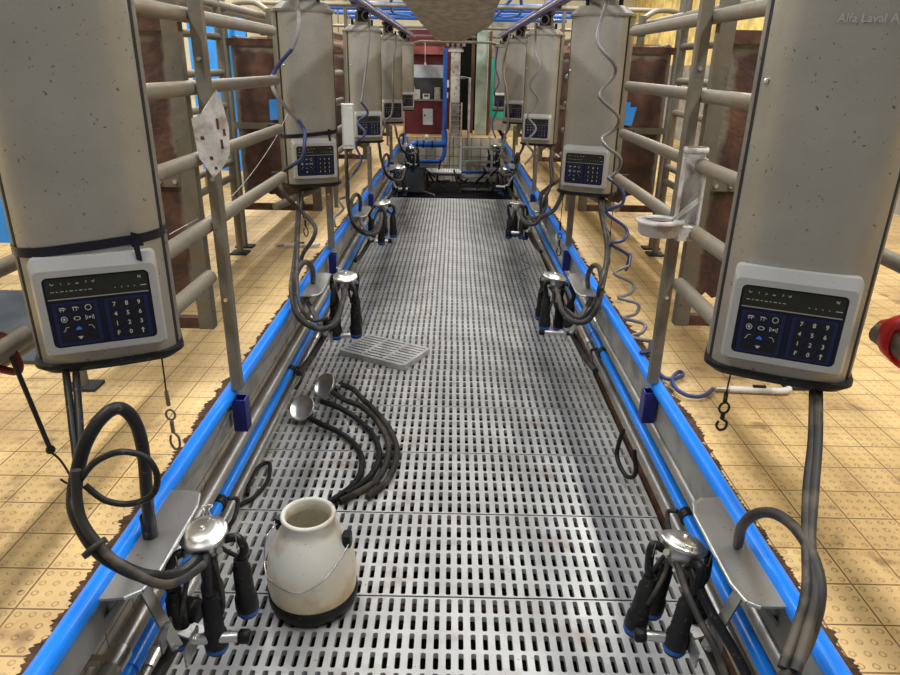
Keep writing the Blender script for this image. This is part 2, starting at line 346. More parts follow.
PATH['coil_L2']=[(-0.828,3.88,1.999),(-0.817,3.875,1.929),(-0.813,3.81,1.832),(-0.846,3.806,1.757),(-0.934,3.861,1.681),(-0.973,3.856,1.625),(-0.956,3.791,1.561),(-0.907,3.787,1.484),(-0.848,3.842,1.402),(-0.814,3.837,1.345),(-0.805,3.772,1.282),(-0.818,3.758,1.214),(-0.884,3.794,1.166),(-0.942,3.77,1.126),(-0.932,3.687,1.08),(-0.9,3.663,1.025),(-0.841,3.699,0.947),(-0.779,3.675,0.892),(-0.734,3.591,0.863),(-0.75,3.568,0.807),(-0.811,3.604,0.723),(-0.828,3.58,0.666)]
PATH['coil_L3']=[(-0.738,6.33,2.05),(-0.739,6.29,1.859),(-0.785,6.19,1.487),(-0.802,6.15,1.38),(-0.749,6.17,1.289),(-0.833,6.13,1.217),(-0.756,6.03,1.134),(-0.839,5.99,1.045),(-0.789,5.943,0.922),(-0.845,5.77,0.815),(-0.868,5.537,0.779),(-0.826,5.363,0.722),(-0.879,5.25,0.707),(-0.819,5.077,0.673),(-0.849,4.843,0.655),(-0.813,4.67,0.63)]
PATH['coil_R3']=[(0.683,6.38,2.027),(0.697,6.363,1.799),(0.73,6.287,1.692),(0.655,6.27,1.547),(0.736,6.313,1.419),(0.654,6.297,1.288),(0.725,6.22,1.183),(0.648,6.203,1.07),(0.718,6.247,0.97),(0.643,6.23,0.873)]
PATH['coil_L4']=[(-0.679,8.53,1.992),(-0.72,8.505,1.658),(-0.732,8.42,1.169),(-0.811,8.395,1.057),(-0.843,8.43,0.913)]
PATH['coil_R4']=[(0.648,8.83,2.051),(0.584,8.79,1.681),(0.632,8.69,1.383),(0.659,8.65,1.052),(0.628,8.67,0.867),(0.581,8.63,0.657)]
PATH['coil_R5']=[(0.653,11.33,1.959),(0.63,11.297,1.673),(0.686,11.203,1.451),(0.622,11.17,1.289),(0.684,11.197,1.092),(0.606,11.163,0.826),(0.662,11.07,0.633)]
PATH['thin_coil_pit']=[(0.584,5.61,0.381),(0.632,5.566,0.244),(0.567,5.501,0.21),(0.663,5.457,0.149),(0.579,5.432,0.105),(0.637,5.388,0.069),(0.562,5.323,0.038),(0.62,5.279,-0.021),(0.528,5.254,-0.102),(0.575,5.21,-0.173)]
# ================================================================== SETTING
def struct(o): o['kind'] = 'structure'; return o
# pit floor: slotted steel panels
def panel_mesh():
    mb = MB(); x0, x1 = -.872, .862; PX = .0391; NR = 6; L = .462; PY = .0765
    nx = 44; mx = (x1-x0-nx*PX)/2; my = (L-NR*PY)/2; t = -.022
    def q(a, b, c, d, z=0): mb.add([(a,b,z),(c,b,z),(c,d,z),(a,d,z)], [(0,1,2,3)])
    q(x0,0,x0+mx,L); q(x1-mx,0,x1,L); q(x0+mx,0,x1-mx,my); q(x0+mx,L-my,x1-mx,L)
    for j in range(NR):
        for i in range(nx):
            a = x0+mx+i*PX; b = my+j*PY; c = a+PX; d = b+PY
            hx = (a+c)/2; hy = (b+d)/2; w = .0083; h = .0312; k = .004
            h8 = [(hx-w+k,hy-h),(hx+w-k,hy-h),(hx+w,hy-h+k),(hx+w,hy+h-k),(hx+w-k,hy+h),(hx-w+k,hy+h),(hx-w,hy+h-k),(hx-w,hy-h+k)]
            vs = [(a,b,0),(c,b,0),(c,d,0),(a,d,0)]+[(x,y,0) for x,y in h8]+[(x,y,t) for x,y in h8]
            fs = [(0,1,5,4),(1,6,5),(1,2,7,6),(2,8,7),(2,3,9,8),(3,10,9),(3,0,11,10),(0,4,11)]
            fs += [(4+m_,4+(m_+1)%8,12+(m_+1)%8,12+m_) for m_ in range(8)]
            mb.add(vs, fs)
    mb.box((x0,-.0,t),(x1,.002,0)); mb.box((x0,L-.002,t),(x1,L,0))
    return mb
first = panel_mesh().build('floor', 'grate'); struct(first); first.location = (0, 1.8225-.465*4, 0)
for i in range(1, 20):
    c = first.copy(); COL.objects.link(c); c.location.y = first.location.y+.465*i; c.location.x = random.uniform(-.003,.003)
YE = 11.5
b = MB(); b.box((-.89,-1.2,-.62),(.89,YE,-.6)); struct(b.build('floor_pit_bottom', 'dark'))  # shade below the slots is put into its near-black colour
# cross beams carrying the panels
b = MB()
for i in range(20):
    y = 1.82-.465*4+.465*i; b.box((-.885,y-.03,-.10),(.885,y+.028,-.026))
struct(b.build('trim_1', 'rustframe'))
for s in (-1, 1):
    b = MB(); b.box((min(s*.89,s*3.8),-1.5,-.62),(max(s*.89,s*3.8),YE+4.5,.50)); struct(b.build('wall_pit_'+SIDE[s], 'walltile'))
    b = MB(); b.box((min(s*.80,s*3.8),-1.5,.505),(max(s*.80,s*3.8),YE+4.5,.58)); struct(b.build('floor_'+SIDE[s], 'tile'))
    b = MB(); b.box((min(s*.889,s*.874),-1.2,-.03),(max(s*.889,s*.874),9.3,.006)); struct(b.build('baseboard_'+SIDE[s], 'rustframe'))
    # galvanised curb plate under the rail
    b = MB(); b.box((min(s*.799,s*.790),-1.2,.44 if s>0 else .455),(max(s*.799,s*.790),YE,.575)); struct(b.build('trim_'+('2' if s<0 else '3'), 'galv'))
b = MB(); b.box((-.89,YE,-.6),(.89,YE+4.5,.58)); struct(b.build('wall_pit_end', 'endtile'))
b = MB(); b.box((-.80,YE+.02,.578),(.80,YE+4.5,.582)); struct(b.build('floor_far_end', 'tile'))
# building walls
b = MB(); b.box((-3.9,16,-.6),(3.9,16.2,4.4)); struct(b.build('wall_back', 'cream'))
b = MB(); b.box((-4.0,-1.5,-.6),(-3.8,16,4.4)); struct(b.build('wall_left', 'cream'))
b = MB(); b.box((3.8,-1.5,-.6),(4.0,16,4.4)); struct(b.build('wall_right', 'yellow'))
b = MB(); b.box((3.79,.5,.58),(3.8,15.9,1.75)); struct(b.build('trim_4', 'concrete'))

# ================================================================== CURB RAILS AND PIT PIPES
for s in (-1, 1):
    b = MB(); b.tube([(s*.785,-.9,.588),(s*.785,YE-.05,.588)], .0245, 20)
    tag(b.build('curb_rail', 'blue'), 'bright blue round plastic rail along the %s edge of the pit' % SIDE[s], 'rail', 'blue curb rails')
    zs = (.31,.225,.135) if s < 0 else (.385,.295,.205)
    xs = .815
    for nm, z, r, m_, lab in (('milk_pipe', zs[0], .025, 'steel', 'upper thick stainless pipe above the blue pipe on the %s pit wall'),
                          ('water_pipe', zs[1], .020, 'blue', 'blue pipe between two stainless pipes on the %s pit wall'),
                          ('vacuum_pipe', zs[2], .018, 'steel', 'lower thin stainless pipe beside the grating on the %s pit wall')):
        root = empty(nm, (s*xs, -.9, z), 0, lab % SIDE[s], 'pipe', 'pipes along the pit walls')
        p = MB(); p.tube([(0,0,0),(0,YE-.3,0)], r, 18); p.build('pipe', m_, root)
        for k in range(5):
            y = 1.9+2.4*k+(.1 if s > 0 else .25)+{'milk_pipe':0,'water_pipe':.08,'vacuum_pipe':.16}[nm]
            c = MB(); c.tube([(0,y-.03,0),(0,y+.03,0)], r+.004, 18)
            c.bar((s*.0,y,0),(s*(.887-xs),y,0), .02, .02); c.build('clamp', 'shiny' if m_ == 'steel' else 'blue', root)
    # ragged dirt line between rail and tiles
    b = MB(); vs = []; n = 2600
    for i in range(n+1):
        y = -.6+(YE+.4)*i/n
        w = .022+.012*random.random()+.016*max(0, math.sin(y*2.3+s)*math.sin(y*5.1))+.008*math.sin(y*41+3*math.sin(y*17))
        vs += [(s*.803,y,.5815),(s*(.803+w*.5),y,.584+.003*random.random()),(s*(.803+w),y,.5812)]
    fs = []
    for i in range(n):
        for k in (0,1):
            q = (3*i+k,3*i+k+1,3*i+k+4,3*i+k+3); fs.append(q if s > 0 else q[::-1])
    b.add(vs, fs)
    tag(b.build('dirt', 'dirt'), 'ragged line of brown dirt along the %s blue rail' % SIDE[s], 'dirt', None, 'stuff')

# ================================================================== CONTROL UNITS
def unit_profile(w=.327, d=.177, r=.05, bulge=.006):
    # x across, y into the body, front convex
    P = []
    n = 6
    for i in range(n+1):   # front left corner -> handled CCW from front-left
        a = PI+PI/2*i/n; P.append((-w/2+r+r*math.cos(a), r+r*math.sin(a)))
    for i in range(1, 8):
        t = i/8; x = (-w/2+r)+(w-2*r)*t; P.append((x, -bulge*math.sin(PI*t)))
    for i in range(n+1):
        a = -PI/2+PI/2*i/n; P.append((w/2-r+r*math.cos(a), r+r*math.sin(a)))
    P += [(w/2,d-.02),(w/2-.02,d),(-w/2+.02,d),(-w/2,d-.02)]
    return P
def make_unit():
    root = empty('control_unit', cat='control unit')
    F = unit_profile(); H = .93
    cov = [(-.150,.050),(-.1465,.034),(-.130,.017),(-.110,.006),(-.085,.0),(-.045,-.003),(0,-.004),(.045,-.003),(.085,.0),(.110,.006),(.130,.017),(.1465,.034),(.150,.050)]
    b = MB(); b.prism(cov, .008, H, smooth=True); b.build('cover', 'cover', root)
    b = MB(); b.prism([(-.147,.042),(.147,.042),(.156,.056),(-.156,.056)], .008, H-.005); b.build('seam', 'joint', root)
    b = MB(); b.prism([(-.153,.053),(.153,.053),(.161,.066),(.1645,.085),(.1645,.155),(.150,.175),(-.150,.175),(-.1645,.155),(-.1645,.085),(-.161,.066)], .008, H, smooth=True); b.build('back_housing', 'cover_dark', root)
    b = MB()
    P2 = [(x*1.02, y*1.02-.002) for x, y in F]
    b.prism(P2, -.002, .008, smooth=True); b.prism(P2[::-1], -.002, -.014, smooth=True, top=.88)
    b.build('base_cover', 'black', root)
    b = MB(); b.prism([(x*1.03, y*1.02-.002) for x, y in F], H, H+.012); b.prism(F, H+.012, H+.05, top=.72)
    b.box((-.07,.05,H+.05),(.07,.15,H+.08)); b.build('top_cap', 'cover_dark', root)
    b = MB(); b.box((-.05,.06,H+.08),(.05,.14,H+.16)); b.tube([(-.09,.1,H+.04),(-.09,.1,H+.10)], .012, 8); b.tube([(.09,.1,H+.04),(.09,.1,H+.10)], .012, 8)
    b.build('hanger_bracket', 'black', root)
    # bezel
    yb = -.030
    bz = MB(); bz.T = Matrix.Rotation(PI/2, 4, 'X')    # local xy plane -> x,z ; extrude z -> -y
    x0, z0, x1, z1 = -.130, .039, .130, .268
    out = rrect(x0, z0, x1, z1, .014); inn = rrect(x0+.006, z0+.006, x1-.006, z1-.026, .012)
    n = len(out)
    hole = rrect(-.109, .0593, .109, .227, .012)
    vs = [(x,y,-.016) for x,y in out]+[(x,y,.020) for x,y in out]+[(x,y,.030) for x,y in inn]+[(x,y,.030) for x,y in hole]+[(x,y,.026) for x,y in hole]
    fs = []
    for k in range(4):
        for i in range(n): fs.append((k*n+i, k*n+(i+1)%n, (k+1)*n+(i+1)%n, (k+1)*n+i))
    bz.add(vs, fs); bezel = bz.build('bezel', 'bezel', root)
    def slab(poly, a, c, nm, m_, par): 
        q = MB(); q.T = Matrix.Rotation(PI/2, 4, 'X'); q.prism(poly, a, c); return q.build(nm, m_, par)
    scr = slab(rrect(-.1088,.0702,.1088,.2278,.012), .015, .0268, 'control_panel', 'navy_dark', root)
    scr.scale = (1,1,1.062); scr.location.z = -.0153
    slab(rrect(-.104,.182,.104,.224,.006), .0268, .0274, 'display', 'display', scr)
    slab([(-.104,.178),(.104,.178),(.104,.1805),(-.104,.1805)], .0268, .0278, 'divider', 'cover', scr)
    V, Fc = text_mesh([('·',-.0,.2,.01)])
    def legend(items, nm, m_, par, extra=None):
        q = MB(); q.T = Matrix.Rotation(PI/2, 4, 'X') @ Matrix.Translation((0,0,.0300))
        if items:
            V, Fc = text_mesh(items); q.add(V, Fc)
        if extra: extra(q)
        return q.build(nm, m_, par)
    # key blocks
    for kx in (-1, 1):
        cxk = kx*.053; 
        kp = slab(rrect(cxk-.046,.0745,cxk+.046,.171,.005), .0268, .0285, 'keypad', 'navy', scr)
        rows = 4
        for r_ in range(rows):
            for c_ in range(3):
                if kx < 0 and r_ == 3:
                    if c_ != 1: continue
                    slab(rrect(cxk-.0385,.0810,cxk+.0385,.0995,.002), .0285, .0297, 'key', 'key', kp); continue
                xk = cxk+(c_-1)*.026; zk = .1570-r_*.0222
                slab(rrect(xk-.0122,zk-.0098,xk+.0122,zk+.0098,.002), .0285, .0297, 'key', 'key', kp)
        if kx > 0:
            it = [(t, cxk+((i%3)-1)*.026, .1570-(i//3)*.0222, .0140) for i, t in enumerate('789456123F0')]
            def up(q, cxk=cxk):
                x = cxk+.026; z = .157-3*.0222
                q.add([(x-.001,z-.006,0),(x+.001,z-.006,0),(x+.001,z+.003,0),(x-.001,z+.003,0)], [(0,1,2,3)])
                q.add([(x-.004,z+.002,0),(x+.004,z+.002,0),(x,z+.007,0)], [(0,1,2)])
            legend(it, 'key_legend', 'legend', kp, up)
        else:
            def icons(q, cxk=cxk):
                def ring(x, z, r, a=.0014, sx=1):
                    n = 16; vs = []
                    for i in range(n):
                        t = 2*PI*i/n; vs += [(x+sx*r*math.cos(t), z+r*math.sin(t), 0), (x+sx*(r-a)*math.cos(t), z+(r-a)*math.sin(t), 0)]
                    q.add(vs, [(2*i, (2*i+2)%(2*n), (2*i+3)%(2*n), 2*i+1) for i in range(n)])
                def seg(x, z, u, w, t=.0012):
                    d = Vector((u-x, w-z)); p = Vector((-d.y, d.x)).normalized()*t/2
                    q.add([(x+p.x,z+p.y,0),(x-p.x,z-p.y,0),(u-p.x,w-p.y,0),(u+p.x,w+p.y,0)], [(0,1,2,3)])
                X = [cxk-.026, cxk, cxk+.026]; Z = [.157-.0222*i for i in range(4)]
                # two cow-like signs, ring
                for k in (0, 1):
                    x = X[k]; z = Z[0]
                    seg(x-.006,z+.003,x+.004,z+.003,.0022); seg(x+.004,z+.003,x+.007,z,.0016); seg(x-.004,z+.003,x-.004,z-.005); seg(x+.002,z+.003,x+.002,z-.005)
                    if k == 0: seg(x-.007,z-.001,x+.004,z-.001)
                ring(X[2], Z[0], .0068)
                ring(X[0], Z[1], .0068); ring(X[0], Z[1], .0028, .0028)
                ring(X[1], Z[1], .0045, .0012, 1.6)
                ring(X[2], Z[1], .0022, .0022); 
                for d in (-1, 1): seg(X[2]+d*.005,Z[1]-.004,X[2]+d*.005,Z[1]+.004); seg(X[2]+d*.008,Z[1]-.0055,X[2]+d*.008,Z[1]+.0055)
                seg(X[0]-.006,Z[2]-.005,X[0]-.003,Z[2]-.005); seg(X[0]-.003,Z[2]-.005,X[0]+.001,Z[2]+.004); seg(X[0]+.001,Z[2]+.004,X[0]+.007,Z[2]+.004)
                seg(X[2]-.006,Z[2]+.004,X[2]+.001,Z[2]+.004); seg(X[2]+.001,Z[2]+.004,X[2]+.006,Z[2]-.005)
                q.add([(X[1]-.006,Z[3]+.003,0),(X[1],Z[3]-.004,0),(X[1]+.006,Z[3]+.003,0)], [(0,1,2)])
            legend([], 'key_legend', 'legend', kp, icons)
            def bl(q, cxk=cxk):
                z = .157-.0444; q.add([(cxk-.007,z-.004,0),(cxk+.007,z-.004,0),(cxk+.004,z+.001,0),(cxk,z+.004,0),(cxk-.004,z+.001,0)], [(0,1,2,3,4)])
            legend([], 'key_legend', 'legend_blue', kp, bl)
    # display icons
    def disp(q):
        q.T = q.T @ Matrix.Translation((0,0,-.0020))
        random.seed(3)
        for i in range(6):
            x = -.090+i*.0165; z = .213
            for k in range(3):
                a = random.uniform(-.004,.004); c = random.uniform(-.003,.003); e = random.uniform(-.004,.004); g = random.uniform(-.003,.003)
                d = Vector((e-a, g-c)); p = Vector((-d.y, d.x)).normalized()*.0006
                q.add([(x+a+p.x,z+c+p.y,0),(x+a-p.x,z+c-p.y,0),(x+e-p.x,z+g-p.y,0),(x+e+p.x,z+g+p.y,0)], [(0,1,2,3)])
        for i in range(9):
            x = -.092+i*.0095; z = .196; w = .002 if i % 2 else .0035
            q.add([(x-w,z-.0007,0),(x+w,z-.0007,0),(x+w,z+.0007,0),(x-w,z+.0007,0)], [(0,1,2,3)])
        for i in range(5):
            x = .035+i*.0135; z = .194
            q.add([(x-.001,z-.001,0),(x+.001,z-.001,0),(x+.001,z+.001,0),(x-.001,z+.001,0)], [(0,1,2,3)])
        q.add([(.091,.1935,0),(.101,.1935,0),(.101,.195,0),(.091,.195,0)], [(0,1,2,3)])
    legend([('N',.088,.214,.009)], 'display_marks', 'legend', scr, disp)
    b = MB(); b.tube([(.118,.045,-.004),(.118,.045,-.026)], .0085, 12); b.build('stop_button', 'red', root)
    b = MB(); b.T = Matrix.Translation((-.138,.022,.66)) @ Matrix.Rotation(PI/2, 4, 'X'); b.lathe([(0,.006),(.004,.006),(.006,.002),(.006,-.02)], 10); b.build('screw', 'shiny', root)
    return root
proto = make_unit()
U = {-1: [(-.802,1.462,25),(-.800,4.03,24),(-.775,6.45,24),(-.745,8.66,24),(-.74,11.05,24)],
      1: [(.768,1.44,-24),(.740,3.91,-24),(.760,6.50,-20),(.75,9.0,-22),(.74,11.4,-22)]}
units = {}
used = False
for s in (-1, 1):
    for k, (x, y, a) in enumerate(U[s]):
        o = copy_tree(proto) if used else proto; used = True
        ar = math.radians(a)
        # listed point is the middle of the panel front: move the origin back onto the cover plane
        o.location = (x-math.sin(ar)*.03*1, y+math.cos(ar)*.03, 1.019); o.rotation_euler = (0,0,ar)
        o['group'] = 'milking control units'
        lab = {(-1,0): 'large silver milking control unit at the left edge, black tape across it above the keypad',
               (-1,1): 'silver control unit with black tape, second from the front on the left side',
               (-1,2): 'silver control unit without tape, third from the front on the left side',
               (-1,3): 'silver control unit, fourth from the front on the left side',
               (-1,4): 'farthest small-looking silver control unit on the left, beside the maroon cabinet',
               (1,0): 'large silver control unit at the right edge with faint embossed lettering near its top',
               (1,1): 'silver control unit behind the long blue-grey coiled hose, second on the right side',
               (1,2): 'silver control unit, third from the front on the right side',
               (1,3): 'silver control unit, fourth from the front on the right side',
               (1,4): 'farthest silver control unit on the right side near the turquoise door'}[(s,k)]
        o['label'] = lab; units[(s,k)] = o
# tape straps on the two left units
def strap(par, zl, zr, tail):
    b = MB(); F = unit_profile(); P = [(-.166,.12),(-.166,.075),(-.155,.045),(-.147,.030),(-.130,.014),(-.110,.003),(-.085,-.003),(0,-.007),(.085,-.003),(.110,.003),(.130,.014),(.147,.030),(.155,.045),(.166,.075),(.166,.12)]
    vs = []; n = len(P)
    for x, y in P:
        t = (x+.165)/.33; z = zl+(zr-zl)*t
        vs += [(x,y,z),(x,y,z+.022)]
    b.add(vs, [(2*i,2*i+2,2*i+3,2*i+1) for i in range(n-1)], True)
    b.add([(tail-.012,-.022,zr-.008),(tail+.014,-.020,zr-.006),(tail+.010,-.030,zr+.022),(tail-.010,-.030,zr+.030)], [(0,1,2,3)])
    b.add([(tail-.006,-.030,zr-.036),(tail+.006,-.033,zr-.040),(tail+.004,-.024,zr+.01),(tail-.010,-.024,zr+.01)], [(0,1,2,3)])
    b.build('tape_strap', 'tape', par)
strap(units[(-1,0)], .263, .287, .095); strap(units[(-1,1)], .265, .292, .09)
# embossed wording near the top of the near right unit
V, Fc = text_mesh([('Alfa Laval Agri', 0, 0, .022)])
b = MB(); b.T = Matrix.Translation((.035,-.0058,.778)) @ Matrix.Rotation(PI/2, 4, 'X'); b.add(V, Fc); b.build('embossed_lettering', 'bezel', units[(1,0)])

# ================================================================== TRAYS
def make_tray():
    root = empty('cluster_tray', cat='tray')
    # local: x towards the pit centre, y along the pit; origin on the rail
    P = [(-.01,-.215),(.055,-.205),(.085,-.18),(.098,-.13),(.098,.13),(.085,.185),(.06,.20),(-.01,.20)]
    b = MB(); b.prism(P, 0, .006)
    n = len(P)
    for i in range(1, n-2): b.tube([(P[i][0],P[i][1],.002),(P[i+1][0],P[i+1][1],.002)], .006, 8)
    b.build('tray_plate', 'tray', root)
    for y in (-.15, .13):
        c = MB(); c.bar((.05,y,-.005),(-.065,y,-.16), .025, .008); c.build('support_strut', 'galv', root)
    c = MB(); c.tube([(.030,.004,.004),(.030,.004,.03)], .011, 12); c.build('nipple', 'shiny', root)
    return root
tp = make_tray(); used = False
TY = {-1: [1.37,3.47,5.40,7.9,10.2], 1: [1.375,3.55,5.72,8.2,10.5]}
CY = {-1: [1.39,3.50,5.63,8.2,10.3], 1: [1.42,3.60,6.03,8.5,10.7]}
for s in (-1, 1):
    for k in range(5):
        o = copy_tree(tp) if used else tp; used = True
        o.location = (s*.765, TY[s][k], .588); o.rotation_euler = (0,0,0 if s < 0 else PI)
        tag(o, '%s stainless tray beside the blue rail on the %s side of the pit' % (NTH[k], SIDE[s]), 'tray', 'cluster trays')

# ================================================================== MILKING CLUSTERS
def bowl_prof(): return [(0,.017),(.03,.0165),(.045,.012),(.052,.004),(.060,.003),(.0615,-.002),(.060,-.007),(.054,-.009),(.054,-.022),(.048,-.034),(.036,-.046),(.028,-.060),(.0,-.062)]
def add_claw(root, T, s=1):
    b = MB(); b.T = T; b.lathe(bowl_prof()[:8], 32); c1 = b.build('claw_lid', 'shiny', root)
    b = MB(); b.T = T; b.lathe(bowl_prof()[7:], 32); c2 = b.build('claw_bowl', 'tray', root)
    b = MB(); b.T = T
    b.tube(spline([(-.012,.050,.004),(-.006,.062,.016),(-.014,.074,.020),(.014,.074,.020),(.006,.062,.016),(.012,.050,.004)],4), .0018, 6); b.build('lid_clip', 'wire', root)
    b = MB(); b.T = T; b.lathe([(0,.022),(.006,.021),(.007,.0165)], 12); b.build('lid_knob', 'shiny', c1)
    for a in range(4):
        an = PI/4+a*PI/2; ca, sa = math.cos(an), math.sin(an)
        b = MB(); b.T = T; b.tube([(ca*.035,sa*.035,-.030),(ca*.064,sa*.064,-.022)], .009, 10); b.build('nipple', 'tray', c2)
def make_cluster(variant=0):
    root = empty('milking_cluster', cat='milking cluster')
    T = Matrix.Rotation(math.radians(8), 4, 'X') @ Matrix.Rotation(math.radians(-4), 4, 'Y')
    add_claw(root, T)
    cups = [(-.075,-.055,-.075),(.015,-.070,-.085),(.085,-.005,-.035),(-.015,.060,-.045)] if variant == 0 else [(-.075,-.03,-.08),(.005,-.085,-.07),(.06,.02,-.06),(-.035,.065,-.05)]
    for i, (x, y, zt) in enumerate(cups):
        an = math.atan2(y, x); ca, sa = math.cos(an), math.sin(an)
        t = empty('teat_cup'); t.parent = root
        L = .168
        top = Vector((x, y, zt-.045)); bot = Vector((x*1.05, y*1.05, zt-.045-L))
        d = (bot-top).normalized()
        b = MB(); b.tube([top, top+d*.02, top+d*.025, top+d*(L-.05), top+d*(L-.045)], [.018,.0195,.0235,.0255,.0255], 16); b.build('shell', 'black', t)
        b = MB(); b.tube([top+d*(L-.060), top+d*(L-.050), top+d*(L-.018), top+d*(L-.012)], [.0258,.0300,.0310,.029], 18); b.build('mouthpiece', 'black', t)
        b = MB(); b.tube([top+d*(L-.014), top+d*(L-.004)], [.0300,.0300], 18); b.build('ring', 'bluepaint', t)
        b = MB(); b.tube([top+d*(L-.004), top+d*(L+.006)], [.0285,.024], 18); b.build('liner_lip', 'black', t)
        # short milk tube from claw
        p0 = T @ Vector((ca*.05, sa*.05, -.026)); p1 = T @ Vector((ca*.082, sa*.082, -.024))
        pts = spline([p0, p1, (x*1.02+ca*.012, y*1.02+sa*.012, zt-.015), top+Vector((0,0,-.004))], 6)
        b = MB(); b.tube(pts, .0115, 10); b.build('short_milk_tube', 'black', t)
        # short pulse tube
        b = MB(); b.tube(spline([T @ Vector((ca*.03,sa*.03,-.05)), (x*.6-sa*.02,y*.6+ca*.02,-.075), (x*.9-sa*.03,y*.9+ca*.03,zt-.07), (x-sa*.022,y+ca*.022,zt-.11)],5), .0062, 8); b.build('pulse_tube', 'hose', t)
        if i % 2 == 0:
            b = MB(); q = p1; b.tube([q+Vector((-sa*.012,ca*.012,.012)), q+Vector((-sa*.014,ca*.014,-.022)), q+Vector((sa*.014,-ca*.014,-.022)), q+Vector((sa*.012,-ca*.012,.012))], .0014, 6); b.build('wire_clip', 'wire', t)
    return root
clp = [make_cluster(0), make_cluster(1)]
CX = {-1: [(-.620,.590),(-.572,.633),(-.582,.630),(-.63,.56),(-.62,.56)], 1: [(.622,.565),(.578,.625),(.585,.568),(.63,.52),(.62,.55)]}
clu = {}
usedc = [False, False]
for s in (-1, 1):
    for k in range(5):
        v = (k+(s > 0)) % 2
        o = copy_tree(clp[v]) if usedc[v] else clp[v]; usedc[v] = True
        x, z = CX[s][k]
        o.location = (x, CY[s][k]+.02, z-.012); o.rotation_euler = (0,0, 0 if s < 0 else PI*.85)
        if s < 0: o.rotation_euler = (0,0,[.12,.6,-.3,.5,.2][k])
        else: o.rotation_euler = (.10 if k == 0 else 0, -.12 if k == 0 else 0, [PI*.93,PI*.7,PI,PI*.8,PI][k])
        o.scale = (1.08,1.08,1.12) if k else (1,1,1.06)
        tag(o, '%s hanging milking claw with four black teat cups on the %s side of the pit' % (NTH[k], SIDE[s]), 'milking cluster', 'milking clusters hung along the pit')
        clu[(s,k)] = o
# holders (arm, bracket, bar, knob)
def make_holder():
    root = empty('cluster_holder', cat='holder')   # local +x to the pit centre, origin under the rail at curb plate
    b = MB(); b.bar((-.022,-.085,-.03),(.10,-.16,-.235), .028, .010); b.build('arm', 'galv', root)
    b = MB(); b.bar((.075,-.19,-.20),(.075,-.10,-.20), .006, .05); b.bar((.13,-.19,-.245),(.13,-.10,-.245), .006, .05)
    b.bar((.07,-.105,-.215),(.15,-.105,-.25), .05, .006); b.build('bracket', 'tray', root)
    for p in ((.078,-.15,-.17),(.10,-.165,-.225)):
        c = MB(); c.T = frame(p, (0,-1,.4)); c.lathe([(0,.006),(.007,.005),(.007,0)], 8, smooth=False); c.build('bolt', 'shiny', root)
    b = MB(); b.tube([(.12,-.12,-.25),(.235,-.105,-.25)], .014, 14); b.build('bar', 'shiny', root)
    b = MB(); b.tube([(.235,-.105,-.25),(.24,-.105,-.25),(.262,-.105,-.25),(.268,-.105,-.25)], [.012,.019,.019,.012], 14); b.build('knob', 'black', root)
    b = MB(); b.T = frame((.09,-.05,-.22),(1,-.3,.1)); b.lathe([(0,.03),(.03,.03),(.036,.02),(.036,-.02),(.03,-.03),(0,-.03)], 18); b.build('pivot_housing', 'black', root)
    b = MB(); b.tube(spline([(.09,-.08,-.24),(.06,-.14,-.29),(0.03,-.26,-.33),(.0,-.42,-.34)],6), .017, 12); b.build('supply_hose', 'hose', root)
    return root
hp = make_holder(); used = False
for s in (-1, 1):
    for k in range(5):
        o = copy_tree(hp) if used else hp; used = True
        o.location = (s*.77, CY[s][k]+.05, .56)
        if s > 0: o.scale = (-1,1,1)
        tag(o, '%s steel arm and black-knobbed bar under the tray on the %s side of the pit' % (NTH[k], SIDE[s]), 'holder', 'cluster holders below the trays')

# ================================================================== HOSES
def hose(name, pts, r, m_, label, cat='hose', group=None, n=10, sub=6, dy=0, parent=None, ends=None):
    P = [(x,y+dy,z) for x,y,z in pts]
    b = MB(); b.tube(spline(P, sub), r, n); o = b.build(name, m_, parent)
    if label: tag(o, label, cat, group)
    return o
def off(pts, d): return [(x+d[0],y+d[1],z+d[2]) for x,y,z in pts]
def mir(pts): return [(-x,y,z) for x,y,z in pts]
G = 'milk and pulsation hoses'
def hoseset(label, loc_items, group=G):
    root = empty('milk_hose', (0,0,0), 0, label, 'hose', group)
    for nm, pts, r, m_ in loc_items: hose(nm, pts, r, m_, None, parent=root)
    return root
# near left: long milk hose arching from the tray to the claw
r1 = hoseset('thick black milk hose arching from the nearest left tray down to the claw', [('tube', PATH['milk_L1'], .0145, 'black'), ('tube', PATH['pulse_L1'], .0105, 'hose')])
tg = PATH['milk_L1'][6]
b = MB(); b.T = frame(PATH['milk_L1'][9], Vector(PATH['milk_L1'][10])-Vector(PATH['milk_L1'][8])); b.lathe([(.019,-.006),(.027,-.006),(.027,.006),(.019,.006)], 16); b.build('hose_clamp', 'hose', r1)
b = MB(); b.T = frame(PATH['milk_L1'][0], (0,0,1)); b.lathe([(.0155,-.01),(.019,-.01),(.0185,.05),(.0155,.05)], 14); b.build('rubber_cuff', 'black', r1)
hose('hose_loop', PATH['ring_L1'], .0068, 'black', 'thin black hose looped into a ring beside the thick left milk hose', 'hose')
hoseset('pair of black hoses dropping from the base of the near left control unit', [('tube', PATH['drop_L1a'], .0085, 'black'), ('tube', PATH['drop_L1b'], .0085, 'black')])
hoseset('black milk hose arching off the nearest right tray', [('tube', PATH['milk_R1'], .0125, 'hose')])
hoseset('pair of flat dusty black hoses hanging from the near right control unit', [('tube', PATH['drop_R1a'], [.011]*37, 'hose'), ('tube', PATH['drop_R1b'], .0095, 'hose')])
hoseset('two dark hoses running from the nearest right claw down towards the pit wall', [('tube', PATH['milk_R1c'], .013, 'black'), ('tube', PATH['milk_R1d'], .009, 'hose')])
rootL2 = hoseset('dark hoses looping from the second left tray under the hose bundle to its claw', [('tube', PATH['milk_L2'], .0145, 'hose')])
